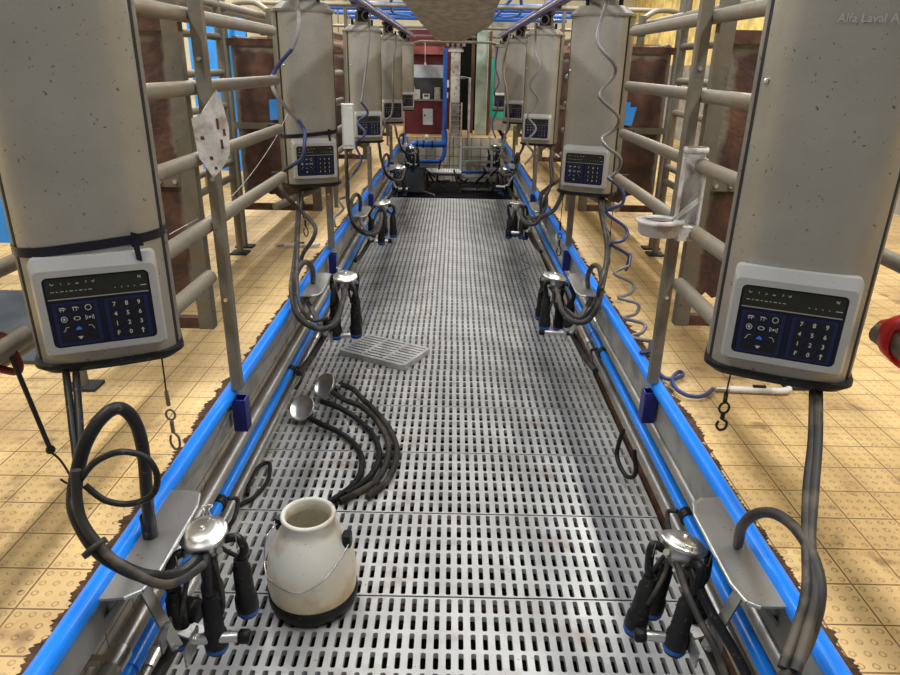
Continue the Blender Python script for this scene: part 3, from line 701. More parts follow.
hoseset('pair of dark hoses dropping from the taped second left control unit in a deep loop', [('tube', PATH['drop_L2a'], .0105, 'hose'), ('tube', PATH['drop_L2b'], .009, 'hose')])
hoseset('dark hose looping from the second right tray to its claw', [('tube', PATH['milk_R2'], .013, 'hose')])
hoseset('pair of dusty hoses dropping from the second right control unit', [('tube', PATH['drop_R2a'], .0105, 'hose'), ('tube', PATH['drop_R2b'], .010, 'hose')])
hoseset('black hose sweeping from the second right unit to the third right claw', [('tube', PATH['cross_R2'], .015, 'hose'), ('tube', PATH['cross_R2b'], .011, 'hose')])
for s in (-1, 1):
    for k in (2, 3, 4):
        base = PATH['milk_L2'] if s < 0 else PATH['milk_R2']; dr = PATH['drop_L2a'] if s < 0 else PATH['drop_R2a']
        dy = TY[s][k]-TY[s][1]; dz = 0
        dy2 = dy
        hoseset('dark hoses looping below the %s control unit on the %s side of the pit' % (NTH[k], SIDE[s]),
                [('tube', [(x,y+dy,z+dz) for x,y,z in base], .015, 'hose'), ('tube', [(x,y+dy,z) for x,y,z in dr], .0105, 'black'),
                 ('tube', [(x+s*.02,y+dy+.05,z+.01) for x,y,z in dr], .0095, 'hose')])
# coiled air hoses
GC = 'coiled air hoses hanging from the overhead rail'
def coil(name, segs, label):
    root = empty(name, (0,0,0), 0, label, 'hose', GC)
    for pts, r, m_ in segs: hose('tube', pts, r, m_, None, parent=root, n=8)
    return root
c2 = PATH['coil_R2']; c3 = PATH['coil_R2l']
c2b = c2+c3[1:]+PATH['coil_R2e'][1:]+[(.985,2.272,.594)]
coil('coiled_air_hose', [(c2b[:14], .009, 'coil'), (c2b[13:24], .0088, 'coilblue'), (c2b[23:35], .0085, 'coil'), (c2b[34:], .008, 'coilblue')], 'long grey and blue coiled hose spiralling down the right side to a spray gun')
cl = PATH['coil_L2']
coil('coiled_air_hose', [(cl[:4], .0105, 'coil'), (cl[3:6], .0105, 'coilblue'), (cl[5:9], .0105, 'coil'), (cl[8:13], .0105, 'coilblue'), (cl[12:], .0115, 'hose')], 'grey and blue wavy hose hanging in front of the second left control unit')
cl = PATH['coil_L3']
coil('coiled_air_hose', [(cl[:4], .010, 'coil'), (cl[3:10], .010, 'coilblue'), (cl[9:], .009, 'coil')], 'blue-black coiled hose hanging in front of the third left control unit')
coil('coiled_air_hose', [(PATH['coil_R3'], .010, 'coil')], 'grey coiled hose hanging in front of the third right control unit')
coil('coiled_air_hose', [(PATH['coil_L4'], .012, 'coil')], 'dark hose hanging in front of the fourth left control unit')
coil('coiled_air_hose', [(PATH['coil_R4'], .012, 'coil')], 'grey hose hanging in front of the fourth right control unit')
coil('coiled_air_hose', [(PATH['coil_R5'], .012, 'coilblue')], 'blue-grey hose hanging in front of the farthest right control unit')
# ================================================================== STALL RAILINGS, POSTS, PARTITIONS
TZ = [1.82,1.618,1.41,1.195,1.015]
RUN = {-1: [(1.70,3.22),(4.5,5.9),(6.95,8.2),(9.3,10.5)], 1: [(1.62,3.32),(4.6,5.95),(7.05,8.5),(9.45,10.9)]}
RZ = {-1: [1.82,1.618,1.41,1.195,1.03], 1: [1.85,1.62,1.41,1.20,1.0]}
PY = {-1: [2.17,4.16,6.25,8.45], 1: [2.29,4.33,6.40,8.80]}
for s in (-1, 1):
    for k in range(4):
        X = .800 if k == 0 else .925
        root = empty('stall_railing', (s*X, 0, .58), 0, '%s run of five horizontal galvanised tubes along the %s side of the pit' % (['nearest','second','third','farthest'][k], SIDE[s]), 'railing', 'stall railings beside the pit')
        y0, y1 = RUN[s][k]
        zs = RZ[s]
        for i, z in enumerate(zs):
            if k == 0 and i == 4: ya, yb = y0, PY[s][0]-.02
            else: ya, yb = y0, y1
            b = MB(); b.tube([(0,ya,z-.58),(0,yb,z-.58)], .0215 if i < 3 else .024, 16); t = b.build('tube', 'tube', root)
            if k == 0 and i < 4:
                q = MB(); q.box((min(0,s*.05),yb-.002,z-.58-.02),(max(0,s*.05),yb+.012,z-.58+.02)); q.build('end_plate', 'blackplate', t)
        if k == 0:
            P = [(-1.025,3.9,.914),(-.835,4.22,.976)] if s < 0 else [(.945,3.88,.945),(.816,4.2,.985)]
            b = MB(); b.tube([(x-s*X,y,z-.58) for x,y,z in P], .022, 14); b.build('brace_tube', 'tube', root)
        if k:
            b = MB(); b.box((s*.035-.014,y1-.32,.002),(s*.035+.014,y1-.28,1.28)); b.build('upright', 'post', root)
    for k in range(4):
        y = PY[s][k]
        root = empty('stall_post', (s*(.755 if s < 0 else .763), y, .60), 0, '%s upright galvanised post rising from the %s blue rail' % (['nearest','second','third','farthest'][k], SIDE[s]), 'post', 'stall posts along the pit')
        w = .038; H = 1.535 if k == 0 else .40
        b = MB(); b.box((-w/2,-.02,.012),(w/2,.02,H), .006); b.build('upright', 'post', root)
        for z in (.35,.75,1.1):
            if z > H: continue
            c = MB(); c.T = frame((0,-.02,z),(0,-1,0)); c.lathe([(0,.006),(.006,.006),(.008,0)], 8, smooth=False); c.build('bolt', 'shiny', root)
        b = MB(); x = -s*.006
        b.box((x-.024,-.030,-.150),(x+.024,-.022,-.025)); b.box((x-.024,-.022,-.150),(x-.018,.016,-.025)); b.box((x+.018,-.022,-.150),(x+.024,.016,-.025)); b.box((x-.024,.016,-.150),(x+.024,.022,-.025))
        b.build('foot_bracket', 'indigo', root)
# rusty partitions across the stalls
def partition(s, y, k, lab):
    x0, x1 = .832, 1.33
    root = empty('stall_partition', (s*.86, y, .58), 0, lab, 'partition', 'rusty stall partitions')
    R = lambda x: (x-.86)*s
    random.seed(10+k+(5 if s > 0 else 0))
    bot = .30
    P = [(x1-.03,1.195),(x0+.035,1.195)]
    n = 16
    for i in range(n+1):
        x = (x0+.035)+(x1-.03-x0-.035)*i/n
        P.append((x, bot+.03+random.uniform(-.012,.02)+.03*math.sin(i*.7)))
    pts = [(R(a), c) for a, c in P]
    b = MB(); b.T = Matrix.Rotation(PI/2, 4, 'X'); b.prism(pts if s < 0 else pts[::-1], -.004, .004); b.build('panel', 'rust', root)
    def bx(nm, xa, xb, za, zb, m_, d=.018, dy=0):
        q = MB(); a, c = sorted((R(xa), R(xb))); q.box((a,-d+dy,za),(c,d+dy,zb)); return q.build(nm, m_, root)
    bx('pit_side_channel', x0-.008, x0+.042, .245, 1.42, 'post', .02, .0)
    bx('top_rail', x0+.04, x1, 1.195, 1.235, 'rustframe', .018)
    bx('bottom_rail', x0+.04, x1, .245, .285, 'rustframe', .015)
    bx('middle_strap', x0+.045, x1, .735, .772, 'post', .010, -.006)
    for xx in (x0+.06, x0+.11):
        c = MB(); c.T = frame((R(xx),-.016,.753),(0,-1,0)); c.lathe([(0,.008),(.007,.008),(.009,0)], 8, smooth=False); c.build('bolt', 'shiny', root)
    q = MB(); q.tube([(R(x1+.005),0,.012),(R(x1+.005),0,1.9)], .021, 14); q.build('outer_post', 'post', root)
    q = MB(); q.box((R(x1)-.055,-.04,0.001),(R(x1)+.055,.04,.012)); q.build('foot_plate', 'blackplate', root)
    return root
PP = {-1: [2.215,4.26,6.75,9.05], 1: [2.34,4.42,6.85,9.25]}
for s in (-1, 1):
    for k in range(4):
        partition(s, PP[s][k], k, '%s rusty brown sheet partition standing across the %s stalls' % (['nearest','second','third','farthest'][k], SIDE[s]))
# outer gates: lengthwise tubes on the far side of the stalls
for s in (-1, 1):
    for k in range(3):
        ya, yb = PP[s][k]+.12, PP[s][k+1]-.05
        root = empty('outer_gate', (s*1.375, ya, .58), 0, '%s tubular outer gate behind the %s stalls' % (['nearest','second','farthest'][k], SIDE[s]), 'gate', 'outer stall gates')
        L = yb-ya
        for z in (.285,.47,.56,.875,1.05,1.235):
            b = MB(); b.tube([(-s*.06,0,z),(-s*.06,L-.12,z)], .019, 12); b.build('tube', 'tube', root)
        b = MB(); b.tube([(-s*.06,L-.11,.015),(-s*.06,L-.11,1.75)], .021, 12); b.build('upright', 'post', root)
        b = MB(); b.box((-s*.06-.05,L-.16,.001),(-s*.06+.05,L-.06,.012)); b.build('foot_plate', 'blackplate', root)
# stall front tubes near the camera, outside the units
for s in (-1, 1):
    root = empty('stall_gate', (s*1.09, 0, .58), 0, 'thick galvanised gate tubes ending beside the near %s control unit' % SIDE[s], 'gate', 'gate arms near the camera')
    for i, z in enumerate((.508,.67,.87) if s > 0 else (.455,.40,.62)):
        b = MB(); b.tube([(0+(.05*s if i else 0),.1,z),(0+(.05*s if i else 0),1.60 if i == 0 else 2.1,z)], .028 if i == 0 else .021, 16); b.build('tube', 'tube', root)
b = MB(); b.T = frame((1.12,1.60,1.088),(0.0,-1,.12)); b.lathe([(.030,-.03),(.036,-.01),(.058,.035),(.070,.095),(.067,.096),(.052,.03),(.030,.0)], 28)
tag(b.build('rubber_cup', 'red'), 'bright red flared rubber cup around the gate tube at the right edge', 'cup')
root = empty('rubber_band', (-1.11,1.52,1.035), 0, 'dark red rubber band around the gate tube at the left edge', 'band')
b = MB(); b.T = frame((0,0,0),(0,1,0)); b.lathe([(.030,-.02),(.036,-.018),(.036,.018),(.030,.02)], 20); b.build('band', 'darkred', root)
b = MB(); b.tube(spline([(.035,0,0),(.045,0,-.045),(.03,0,-.065),(-.03,0,-.05)],5), .010, 8); b.build('loop', 'darkred', root)
# hanging rod and hooks
root = empty('hanging_rod', (-1.065,1.5,1.02), 0, 'thin dark rod with knotted end hanging from the red band at left', 'rod')
b = MB(); b.tube([(0,0,0),(.04,0,-.25)], .006, 8); b.build('rod', 'blackplate', root)
b = MB(); b.lathe([(0,-.012),(.010,-.006),(.012,.002),(.009,.010),(0,.012)], 10, Matrix.Translation((.042,0,-.262))); b.build('knot', 'black', root)
b = MB(); b.tube(spline([(.044,0,-.27),(.06,0,-.29),(.072,0,-.32),(.078,0,-.35),(.065,0,-.362),(.05,0,-.35)],4), .003, 6); b.build('wire_end', 'blackplate', root)
def hook(x, y, zt, zb, lab, m_='post'):
    root = empty('snap_hook', (x,y,zt), 0, lab, 'hook', 'snap hooks on cords under the control units')
    L = zt-zb; s_ = L/.28
    b = MB(); b.tube([(0,0,.02),(-.004,0,-L*.5)], .0022, 6); b.build('cord', 'black', root)
    b = MB(); b.tube([(-.004,0,-L*.5),(-.003,0,-L*.62)], .006, 8); b.build('swivel', m_, root)
    b = MB(); n = 16; b.tube([(.013*math.cos(2*PI*i/n)-.002,0,-L*.70+.016*math.sin(2*PI*i/n)) for i in range(n+1)], .0032, 6); b.build('ring', m_, root)
    b = MB(); b.tube([(-.002,0,-L*.76),(-.002,0,-L*.85)], .006, 8); b.tube(spline([(-.002,0,-L*.85),(.012,0,-L*.90),(.010,0,-L*.98),(-.004,0,-L),(-.014,0,-L*.94),(-.010,0,-L*.88)],4), .0036, 6); b.build('clasp', m_, root)
hook(-.79,1.70,1.02,.645, 'metal snap hook on a thin cord under the near left control unit')
hook(.735,1.60,1.02,.80, 'dark snap hook on a short cord under the near right control unit', 'black')
hook(-.93,4.25,1.10,.66, 'dark cord with a hook hanging left of the second left hose bundle', 'black')
hook(.66,4.05,1.03,.62, 'thin chain with hook hanging below the second right control unit', 'black')
hook(.93,3.9,1.02,.60, 'dark cord with clip hanging behind the coiled hose on the right', 'black')
# white paddle on the left post
root = empty('white_paddle', (-.74,2.12,1.37), math.radians(28), 'worn white board with rough edges fixed to the nearest left post', 'board')
P = [(-.035,.02),(-.02,-.03),(.012,-.02),(.04,.06),(.05,.13),(.045,.22),(.02,.25),(-.03,.19),(-.045,.12)]
P = [(.0,-.01),(.03,.02),(.055,.06),(.06,.14),(.05,.20),(.035,.245),(-.02,.175),(-.045,.165),(-.04,.10),(-.035,.05)]
b = MB(); b.T = Matrix.Rotation(PI/2, 4, 'X'); b.prism(P, -.006, .006); b.build('board', 'dirtywhite', root)
for (x,z,w,h) in ((.028,.15,.004,.03),(.035,.09,.004,.028),(-.02,.11,.006,.01),(.045,.125,.004,.02),(.0,.05,.005,.01),(.01,.02,.004,.008)):
    b = MB(); b.T = Matrix.Rotation(PI/2, 4, 'X'); b.prism([(x-w,z-h/2),(x+w,z-h/2),(x+w*.6,z+h/2),(x-w,z+h/2)], .006, .0072); b.build('crack', 'rustframe', root)
# thin string across the left stall
hose('string', [(-.83,1.95,1.22),(-.84,2.6,1.22),(-.86,3.3,1.33),(-.88,3.75,1.44)], .0013, 'dirtywhite', 'thin pale string strung across the nearest left stall railing', 'string', n=5)
# dip-cup holder on the right railing
root = empty('dip_cup_holder', (.775,2.232,1.175), math.radians(-6), 'dirty white plastic bracket with a round ring hooked on the nearest right post', 'holder')
b = MB(); b.box((-.036,0,.02),(.036,.012,.29), .004); b.box((-.038,-.03,.03),(-.031,.0,.26)); b.box((.031,-.03,.03),(.038,.0,.26)); b.build('back_plate', 'dirtywhite', root)
b = MB(); b.T = Matrix.Translation((0,-.004,.275)); b.lathe([(.030,0),(.038,0),(.040,.010),(.038,.018),(.030,.018)], 20); b.build('hook_collar', 'dirtywhite', root)
b = MB(); b.T = Matrix.Translation((-.088,-.03,.055)); b.lathe([(.044,.006),(.048,.010),(.078,.008),(.080,.002),(.070,-.004),(.064,-.036),(.058,-.042),(0,-.042),(0,-.034),(.050,-.030),(.044,.006)], 32); b.build('ring_dish', 'dirtywhite', root)
b = MB(); b.T = Matrix.Translation((-.088,-.03,.052)); b.lathe([(0,-.010),(.025,-.004),(.045,-.002)], 20, smooth=True); b.build('dried_dip', 'dirt', root)
b = MB(); b.prism([(-.03,-.06),(.036,-.045),(.036,0),(-.036,0)], .0, .045); b.build('arm', 'dirtywhite', root)
b = MB(); b.bar((-.05,-.03,.06),(.028,-.02,.13), .006,.014); b.build('brace', 'dirtywhite', root)
# blue tags
b = MB(); b.T = Matrix.Rotation(PI/2, 4, 'X'); b.prism([(-.05,-.05),(.03,-.06),(.05,.04),(.012,.04),(.012,.065),(-.012,.065),(-.012,.04),(-.05,.035)], -.006, .006); o = b.build('blue_tag', 'bluesheet'); o.location = (1.065,4.38,1.43); o.scale = (1.1,1,1.1)
tag(o, 'bright blue plastic tag with a short neck on the second right rusty partition', 'tag', 'blue tags')
b = MB(); b.T = Matrix.Rotation(PI/2, 4, 'X'); b.prism([(-.04,-.06),(.035,-.055),(.03,.06),(-.038,.055)], -.006, .006); o = b.build('blue_tag', 'bluesheet'); o.location = (-1.055,4.22,1.43)
tag(o, 'bright blue plastic tag on the second left rusty partition', 'tag', 'blue tags')
# white box beside second left unit
root = empty('white_box', (-.622,4.16,1.22), math.radians(10), 'white plastic box fixed beside the second left control unit', 'box')
b = MB(); b.box((-.036,0,0),(.036,.10,.25), .008); b.build('case', 'white', root)
b = MB(); b.box((-.028,-.006,.02),(.028,0,.23)); b.build('lid', 'white', root)

# ================================================================== OVERHEAD
for s in (-1, 1):
    root = empty('overhead_beam', (s*.80, 0, 2.14), 0, 'dark overhead steel beam carrying the %s control units' % SIDE[s], 'beam', 'overhead beams')
    b = MB(); b.box((-.035,1.0,0.0),(.035,11.6,.05)); b.build('channel', 'post', root)
    for k, (x,y,a) in enumerate(U[s]):
        b = MB(); b.box((-.06,y-.02,-.03),(.06,y+.16,0)); b.build('hanger_plate', 'blackplate', root)
        b = MB(); b.T = frame((-s*.06,y-.3,-.085),(0,1,0)); b.lathe([(.03,0),(.04,.006),(.04,.014),(.03,.02)], 14); b.build('cable_ring', 'coil', root)
    root = empty('conduit_bundle', (s*.68, 0, 2.09), 0, 'violet-blue conduit and bright steel line running overhead along the %s side' % SIDE[s], 'conduit', 'overhead conduits')
    b = MB(); b.tube([(0,1,.03),(0,11.6,.03)], .022, 12); b.build('violet_conduit', 'violet', root)
    b = MB(); b.tube([(s*.045,1,.02),(s*.045,11.6,.02)], .014, 10); b.build('violet_conduit', 'violet', root)
    b = MB(); b.tube([(-s*.045,1,-.01),(-s*.045,11.6,-.01)], .010, 10); b.build('steel_line', 'shiny', root)
    b = MB(); b.tube([(-s*.16,2,.19),(-s*.16,11.6,.19)], .016, 10); b.build('blue_hose', 'bluepaint', root)
    b = MB(); b.tube(spline([(-s*.12,3.5,.14),(-s*.05,4.6,.09),(-s*.15,6.0,.16),(-s*.05,7.4,.08),(-s*.12,9,.14)],8), .014, 8); b.build('blue_hose', 'bluepaint', root)
for k, y in enumerate((5.9, 9.3, 12.2)):
    b = MB(); b.tube([(-1.6,y,2.119),(1.6,y,2.119)], .018, 12)
    tag(b.build('cross_tube', 'tube'), '%s galvanised tube crossing overhead above the pit' % ['nearest','middle','farthest'][k], 'tube', 'overhead cross tubes')
b = MB(); b.tube([(-.72,11.9,1.98),(-.55,11.5,2.02),(.55,11.5,2.02),(.72,11.9,1.98)], .02, 10)
tag(b.build('cross_tube', 'tube'), 'low galvanised cross tube just above the maroon cabinet', 'tube', 'overhead cross tubes')
for k, (y, z) in enumerate(((9.8,2.36),(10.8,2.36),(11.8,2.36),(8.8,2.44),(12.6,2.62),(13.2,2.84),(12.0,2.78))):
    root = empty('blue_pipe', (0,y,z), 0, 'bright blue pipe crossing high up at the far end of the pit', 'pipe', 'blue pipes crossing overhead at the far end')
    b = MB(); b.tube([(-1.75,0,0),(1.75,0,0)], .028, 12); b.build('pipe', 'bluepaint', root)
    for x in (-1.55, 1.55):
        b = MB(); b.tube([(x,0,2.018-z),(x,0,-.02)], .010, 8); b.build('support_rod', 'tube', root)
# upper long side tubes outside the stalls
for s in (-1, 1):
    for j, (x, z, ya, yb) in enumerate(((1.55,2.00,2.0,13.6),(1.9,2.05,2.0,13.6),(1.315,1.98,2.6,9.0))):
        b = MB(); b.tube([(s*x,ya,z),(s*x,yb,z)], .022, 12)
        tag(b.build('top_tube', 'tube'), 'galvanised tube running lengthwise above the %s stalls, %s' % (SIDE[s], ['second from the pit','outermost','closest to the pit'][j]), 'tube', 'upper lengthwise tubes')
    for j, y in enumerate((2.9,5.0,7.3)):
        root = empty('gate_cylinder', (s*1.25,y,1.86), 0, '%s upright galvanised stub on the upper tube above the %s stalls' % (['nearest','middle','farthest'][j], SIDE[s]), 'post', 'tube stubs')
        b = MB(); b.tube([(0,0,-.06),(0,0,.16)], .026, 12); b.build('stub', 'post', root)
        b = MB(); b.tube(spline([(0,.0,.14),(s*.12,.1,.2),(s*.3,.25,.2),(s*.4,.5,.15)],5), .018, 10); b.build('bow', 'tube', root)
# dusty duct
b = MB(); b.prism([(-.285,2.2),(.215,2.2),(.225,3.9),(.292,6.3),(.125,10.7),(-.20,10.7),(-.27,9.6),(-.285,3.9)], 2.005, 2.10)
tag(b.build('overhead_duct', 'duct'), 'dusty grey-brown duct hanging above the middle of the pit', 'duct')

# ================================================================== FAR END
# steel column
root = empty('steel_column', (.01, 11.65, .58), 0, 'pale dirty steel column standing at the far end of the pit', 'column')
b = MB(); b.box((-.075,-.05,0),(.075,-.038,1.38)); b.box((-.075,.038,0),(.075,.05,1.38)); b.box((-.012,-.04,0),(.012,.04,1.38)); b.build('shaft', 'dirtywhite', root)
b = MB(); b.box((-.12,-.07,1.30),(.12,.07,1.34)); b.box((-.15,-.08,1.38),(.15,.08,1.42)); b.box((-.10,-.06,1.34),(-.07,-.04,1.44)); b.box((.07,-.06,1.34),(.10,-.04,1.44)); b.build('top_plate', 'dirtywhite', root)
for x in (-.09,-.01,.08):
    b = MB(); b.tube([(x,-.09,1.36),(x,-.09,1.47)], .018, 8); b.build('bolt', 'rustframe', root)
# maroon cabinet
root = empty('maroon_cabinet', (-.5, 12.0, .40), 0, 'maroon wall cabinet with open shelf of small devices at the far end', 'cabinet')
b = MB(); b.box((-.34,.12,.18),(.36,.14,1.60)); b.build('back_board', 'maroon', root)
b = MB(); b.box((-.34,.0,.18),(.36,.12,.72)); b.build('lower_front', 'maroon', root)
b = MB(); b.box((-.34,-.02,1.44),(.36,.12,1.56)); b.build('top_beam', 'pinkred', root)
for x in (-.345,.345): 
    b = MB(); b.box((x-.012,-.02,.18),(x+.012,.12,1.56)); b.build('side_board', 'galv', root)
b = MB(); b.box((-.33,-.03,.72),(.34,.12,.745)); b.build('shelf', 'galv', root)
b = MB(); b.box((-.33,.06,.745),(.34,.119,1.08)); b.build('recess', 'darkgrey', root)
b = MB(); b.T = Matrix.Rotation(math.radians(-12), 4, 'X'); b.box((-.31,.20,1.04),(.31,.215,1.40)); o = b.build('hanging_board', 'whiteboard', root)
o.location = (0,-.35,.03)
for i, (x, z, w, h, m_, lab) in enumerate(((-.13,.745,.055,.15,'white','tall white device standing on the cabinet shelf'),(.03,.745,.06,.085,'white','small white device with a dark face in the middle of the shelf'),(.215,.745,.05,.19,'dirtywhite','beige device at the right end of the shelf'))):
    r_ = empty('shelf_device', (-.5+x, 11.99, .40+z), 0, lab, 'device', 'devices on the cabinet shelf')
    b = MB(); b.box((-w,-.0,.001),(w,.05,h), .006); b.build('case', m_, r_)
    b = MB(); b.box((-w*.6,-.004,h*.45),(w*.6,.0,h*.85)); b.build('face', 'darkgrey' if i == 1 else 'white', r_)
b = MB(); b.tube(spline([(-.78,11.96,1.17),(-.76,11.94,1.35),(-.70,11.94,1.38),(-.66,11.95,1.30),(-.64,11.96,1.2)],5), .008, 6); tag(b.build('power_cable','white'), 'white cable curling up beside the tall white device on the shelf', 'cable')
root = empty('switch_box', (-.44,11.99,.74), 0, 'small light grey switch box on the maroon cabinet front', 'box')
b = MB(); b.box((-.085,-.05,0),(.085,.01,.255), .01); b.build('case', 'whiteboard', root)
b = MB(); b.T = frame((-.05,-.05,.15),(0,-1,0)); b.lathe([(0,.012),(.014,.012),(.016,0)], 10); b.build('dial', 'black', root)
root = empty('pull_cord', (-.46,11.2,2.0), 0, 'white pull cord with a small bell-shaped handle above the cabinet', 'cord')
b = MB(); b.tube([(0,0,0),(0,0,-.28)], .005, 6); b.build('cord', 'white', root)
b = MB(); b.lathe([(0,.03),(.012,.025),(.02,-.01),(.026,-.03),(0,-.03)], 10, Matrix.Translation((0,0,-.31))); b.build('handle', 'white', root)
# blue pipework
root = empty('blue_pipework', (-.15,11.30,.50), 0, 'thick blue pipe with bends in front of the maroon cabinet', 'pipe')
b = MB(); b.tube([(0,0,1.42),(0,0,.1)], .032, 14); b.build('riser', 'bluepaint', root)
b = MB(); b.tube(spline([(0,0,.2),(0,-.05,.02),(-.06,-.08,-.0),(-.3,-.1,0),(-.48,-.1,0),(-.56,-.12,-.06),(-.58,-.12,-.2)],5), .048, 12); b.build('upper_run', 'bluepaint', root)
b = MB(); b.tube(spline([(.0,0,.1),(.01,-.06,-.1),(-.04,-.08,-.24),(-.12,-.08,-.27),(-.45,-.08,-.27)],5), .034, 12); b.build('lower_run', 'bluepaint', root)
for x in (-.2,-.34,-.44):
    b = MB(); b.tube([(x,-.1,-.0),(x+.025,-.1,0)], .062, 14); b.build('flange', 'navy', root)
b = MB(); b.T = frame((-.28,-.14,.12),(0,-1,0)); b.lathe([(0,.02),(.032,.02),(.036,0),(0,0)], 14); b.tube([(0,-.05,-.02),(0,-.12,-.02)], .01, 6); b.build('gauge', 'white', root)
root = empty('switch', (-.06,11.75,1.35), 0, 'pair of white switches beside the blue riser pipe', 'switch')
b = MB(); b.box((-.12,-.2,0),(-.03,-.14,.11)); b.build('upper_switch', 'white', root)
b = MB(); b.box((-.11,-.2,-.16),(-.04,-.14,-.08)); b.build('lower_switch', 'white', root)
# wire ladder strip and maroon board right of the pipe
root = empty('cable_ladder', (.03,11.45,-.02), 0, 'narrow wire ladder hanging below the steel column', 'ladder')
for x in (-.09,.09): 
    b = MB(); b.tube([(x,0,.1),(x,0,1.15)], .012, 8); b.build('side_rail', 'shiny', root)
for i in range(8):
    b = MB(); b.tube([(-.09,0,.55+.08*i),(.09,0,.55+.08*i)], .006, 6); b.build('rung', 'wire', root)
b = MB(); b.box((-.08,11.60,.60),(.10,11.63,1.12)); tag(b.build('maroon_board', 'maroon'), 'small maroon board behind the wire ladder', 'board')
# handrail
b = MB(); b.tube([(.24,11.45,.0),(.24,11.45,1.5),(.15,11.45,1.5),(.10,11.6,1.5)], .022, 10); tag(b.build('hand_rail', 'galv'), 'upright grey grab rail beside the pale column at the far end', 'rail')
# doorway, planks, green column
b = MB(); b.box((.10,12.9,.58),(.40,12.95,2.3)); struct(b.build('doorway_shade', 'dark'))  # flat near-black sheet painted as the shade inside the open doorway
b = MB(); b.box((.28,12.3,.58),(.33,12.4,2.35)); struct(b.build('trim_5', 'brownwood'))
b = MB(); b.box((.36,12.1,.58),(.545,12.3,2.9)); tag(b.build('green_column', 'greenpaint'), 'pale green painted column right of the dark doorway', 'column')
b = MB(); b.box((.55,12.0,.58),(.60,12.08,2.2)); tag(b.build('plank_post', 'brownwood'), 'brown wooden plank post right of the pale green column', 'post')
root = empty('turquoise_door', (.66,12.3,.60), 0, 'turquoise door leaf behind the far right control units', 'door')
b = MB(); b.box((-.06,0,.25),(.22,.04,.85)); b.build('lower_panel', 'turq', root)
b = MB(); b.box((-.06,0,.87),(.22,.04,1.20)); b.build('upper_panel', 'turq', root)
b = MB(); b.box((-.06,0,0),(-.02,.04,.25)); b.box((.18,0,0),(.22,.04,.25)); b.box((-.02,0,.20),(.18,.04,.25)); b.build('frame', 'galv', root)
b = MB(); b.box((-3.8,13.6,.58),(-.9,13.7,2.1)); struct(b.build('wall_partition_left', 'rosewall'))
b = MB(); b.box((.9,13.6,.58),(3.8,13.7,2.1)); struct(b.build('wall_partition_right', 'rosewall'))
b = MB(); b.box((-.9,13.0,.58),(.14,13.1,2.25)); struct(b.build('wall_maroon', 'maroon'))
b = MB(); b.box((.62,13.0,.58),(1.6,13.1,2.4)); struct(b.build('wall_concrete', 'concrete'))
# grey tank, slatted platform, step frame
root = empty('grey_tank', (-.62,10.4,-.10), 0, 'dark grey rounded tank standing at the far left end of the pit', 'tank')
b = MB(); b.prism(rrect(-.20,-.15,.20,.15,.05), 0, .34, smooth=False); b.build('body', 'greytank', root)
b = MB(); b.prism(rrect(-.21,-.16,.21,.16,.05), .34, .37, smooth=False); b.build('lid', 'darkgrey', root)
b = MB(); b.box((-.88,10.0,-.16),(.88,YE-.02,-.12)); struct(b.build('floor_pit_end', 'dark'))  # near-black colour stands for shade in the low gap past the grating
root = empty('slatted_stool', (-.14,10.5,-.11), 0, 'low stand with a white slatted top at the far end of the pit', 'stand')
for i in range(14):
    x = -.25+i*.5/13; b = MB(); b.box((x-.0165,-.19,.29),(x+.0165,.16,.31)); b.build('slat', 'white', root)
for q in ((-.27,-.17,.25,.27,-.15,.289),(-.27,.15,.25,.27,.17,.289)):
    b = MB(); b.box(q[:3],q[3:]); b.build('frame_rail', 'darkgrey', root)
for x in (-.25,.25):
    for y in (-.15,.15):
        b = MB(); b.box((x-.015,y-.015,0),(x+.015,y+.015,.25)); b.build('leg', 'rustframe', root)
root = empty('step_frame', (.35,10.5,-.11), 0, 'silver tubular step frame at the far end of the pit', 'steps')
for x in (-.235,.235):
    b = MB(); b.box((x-.016,-.012,.01),(x+.016,.012,.66)); b.build('upright', 'bezel', root)
    b = MB(); b.tube([(x,0,.66),(x,.8,.72)], .016, 10); b.build('side_rail', 'galv', root)
for z, d in ((.02,.05),(.20,.22),(.43,.1),(.63,.14)):
    b = MB(); b.box((-.22,0,z-.008),(.22,d,z+.02)); b.build('step', 'galv', root)
b = MB(); b.tube([(-.85,10.9,.12),(.85,10.9,.12)], .022, 10); tag(b.build('blue_cross_pipe', 'bluepaint'), 'dark blue pipe running across the pit end behind the step frame', 'pipe')
random.seed(5)
for i in range(5):
    x = -.36+.24*i; P = [(x,10.2+random.uniform(-.1,.2),.0)]
    for k in range(5): P.append((x+random.uniform(-.12,.12),10.3+random.uniform(-.2,.3),.02+.09*k*random.random()))
    b = MB(); b.tube(spline(P,5), .016, 8); tag(b.build('loose_hose', 'black'), 'black hose tangled in the dark space at the far end of the pit', 'hose', 'tangled hoses at the pit end')
b = MB(); b.tube([(-.50,10.0,-.02),(-.25,9.4,.02)], .012, 8); tag(b.build('metal_bar', 'shiny'), 'thin bright bar lying at the far end of the grating', 'bar')
b = MB(); b.T = Matrix.Translation((-.57,6.2,.42)) @ Matrix.Rotation(.5, 4, 'Z'); b.prism([(-.03,-.07),(.03,-.07),(.045,.04),(.02,.08),(-.03,.06)], 0, .02); tag(b.build('blue_scoop', 'bluepaint'), 'small blue plastic piece beside the third left claw', 'scoop')

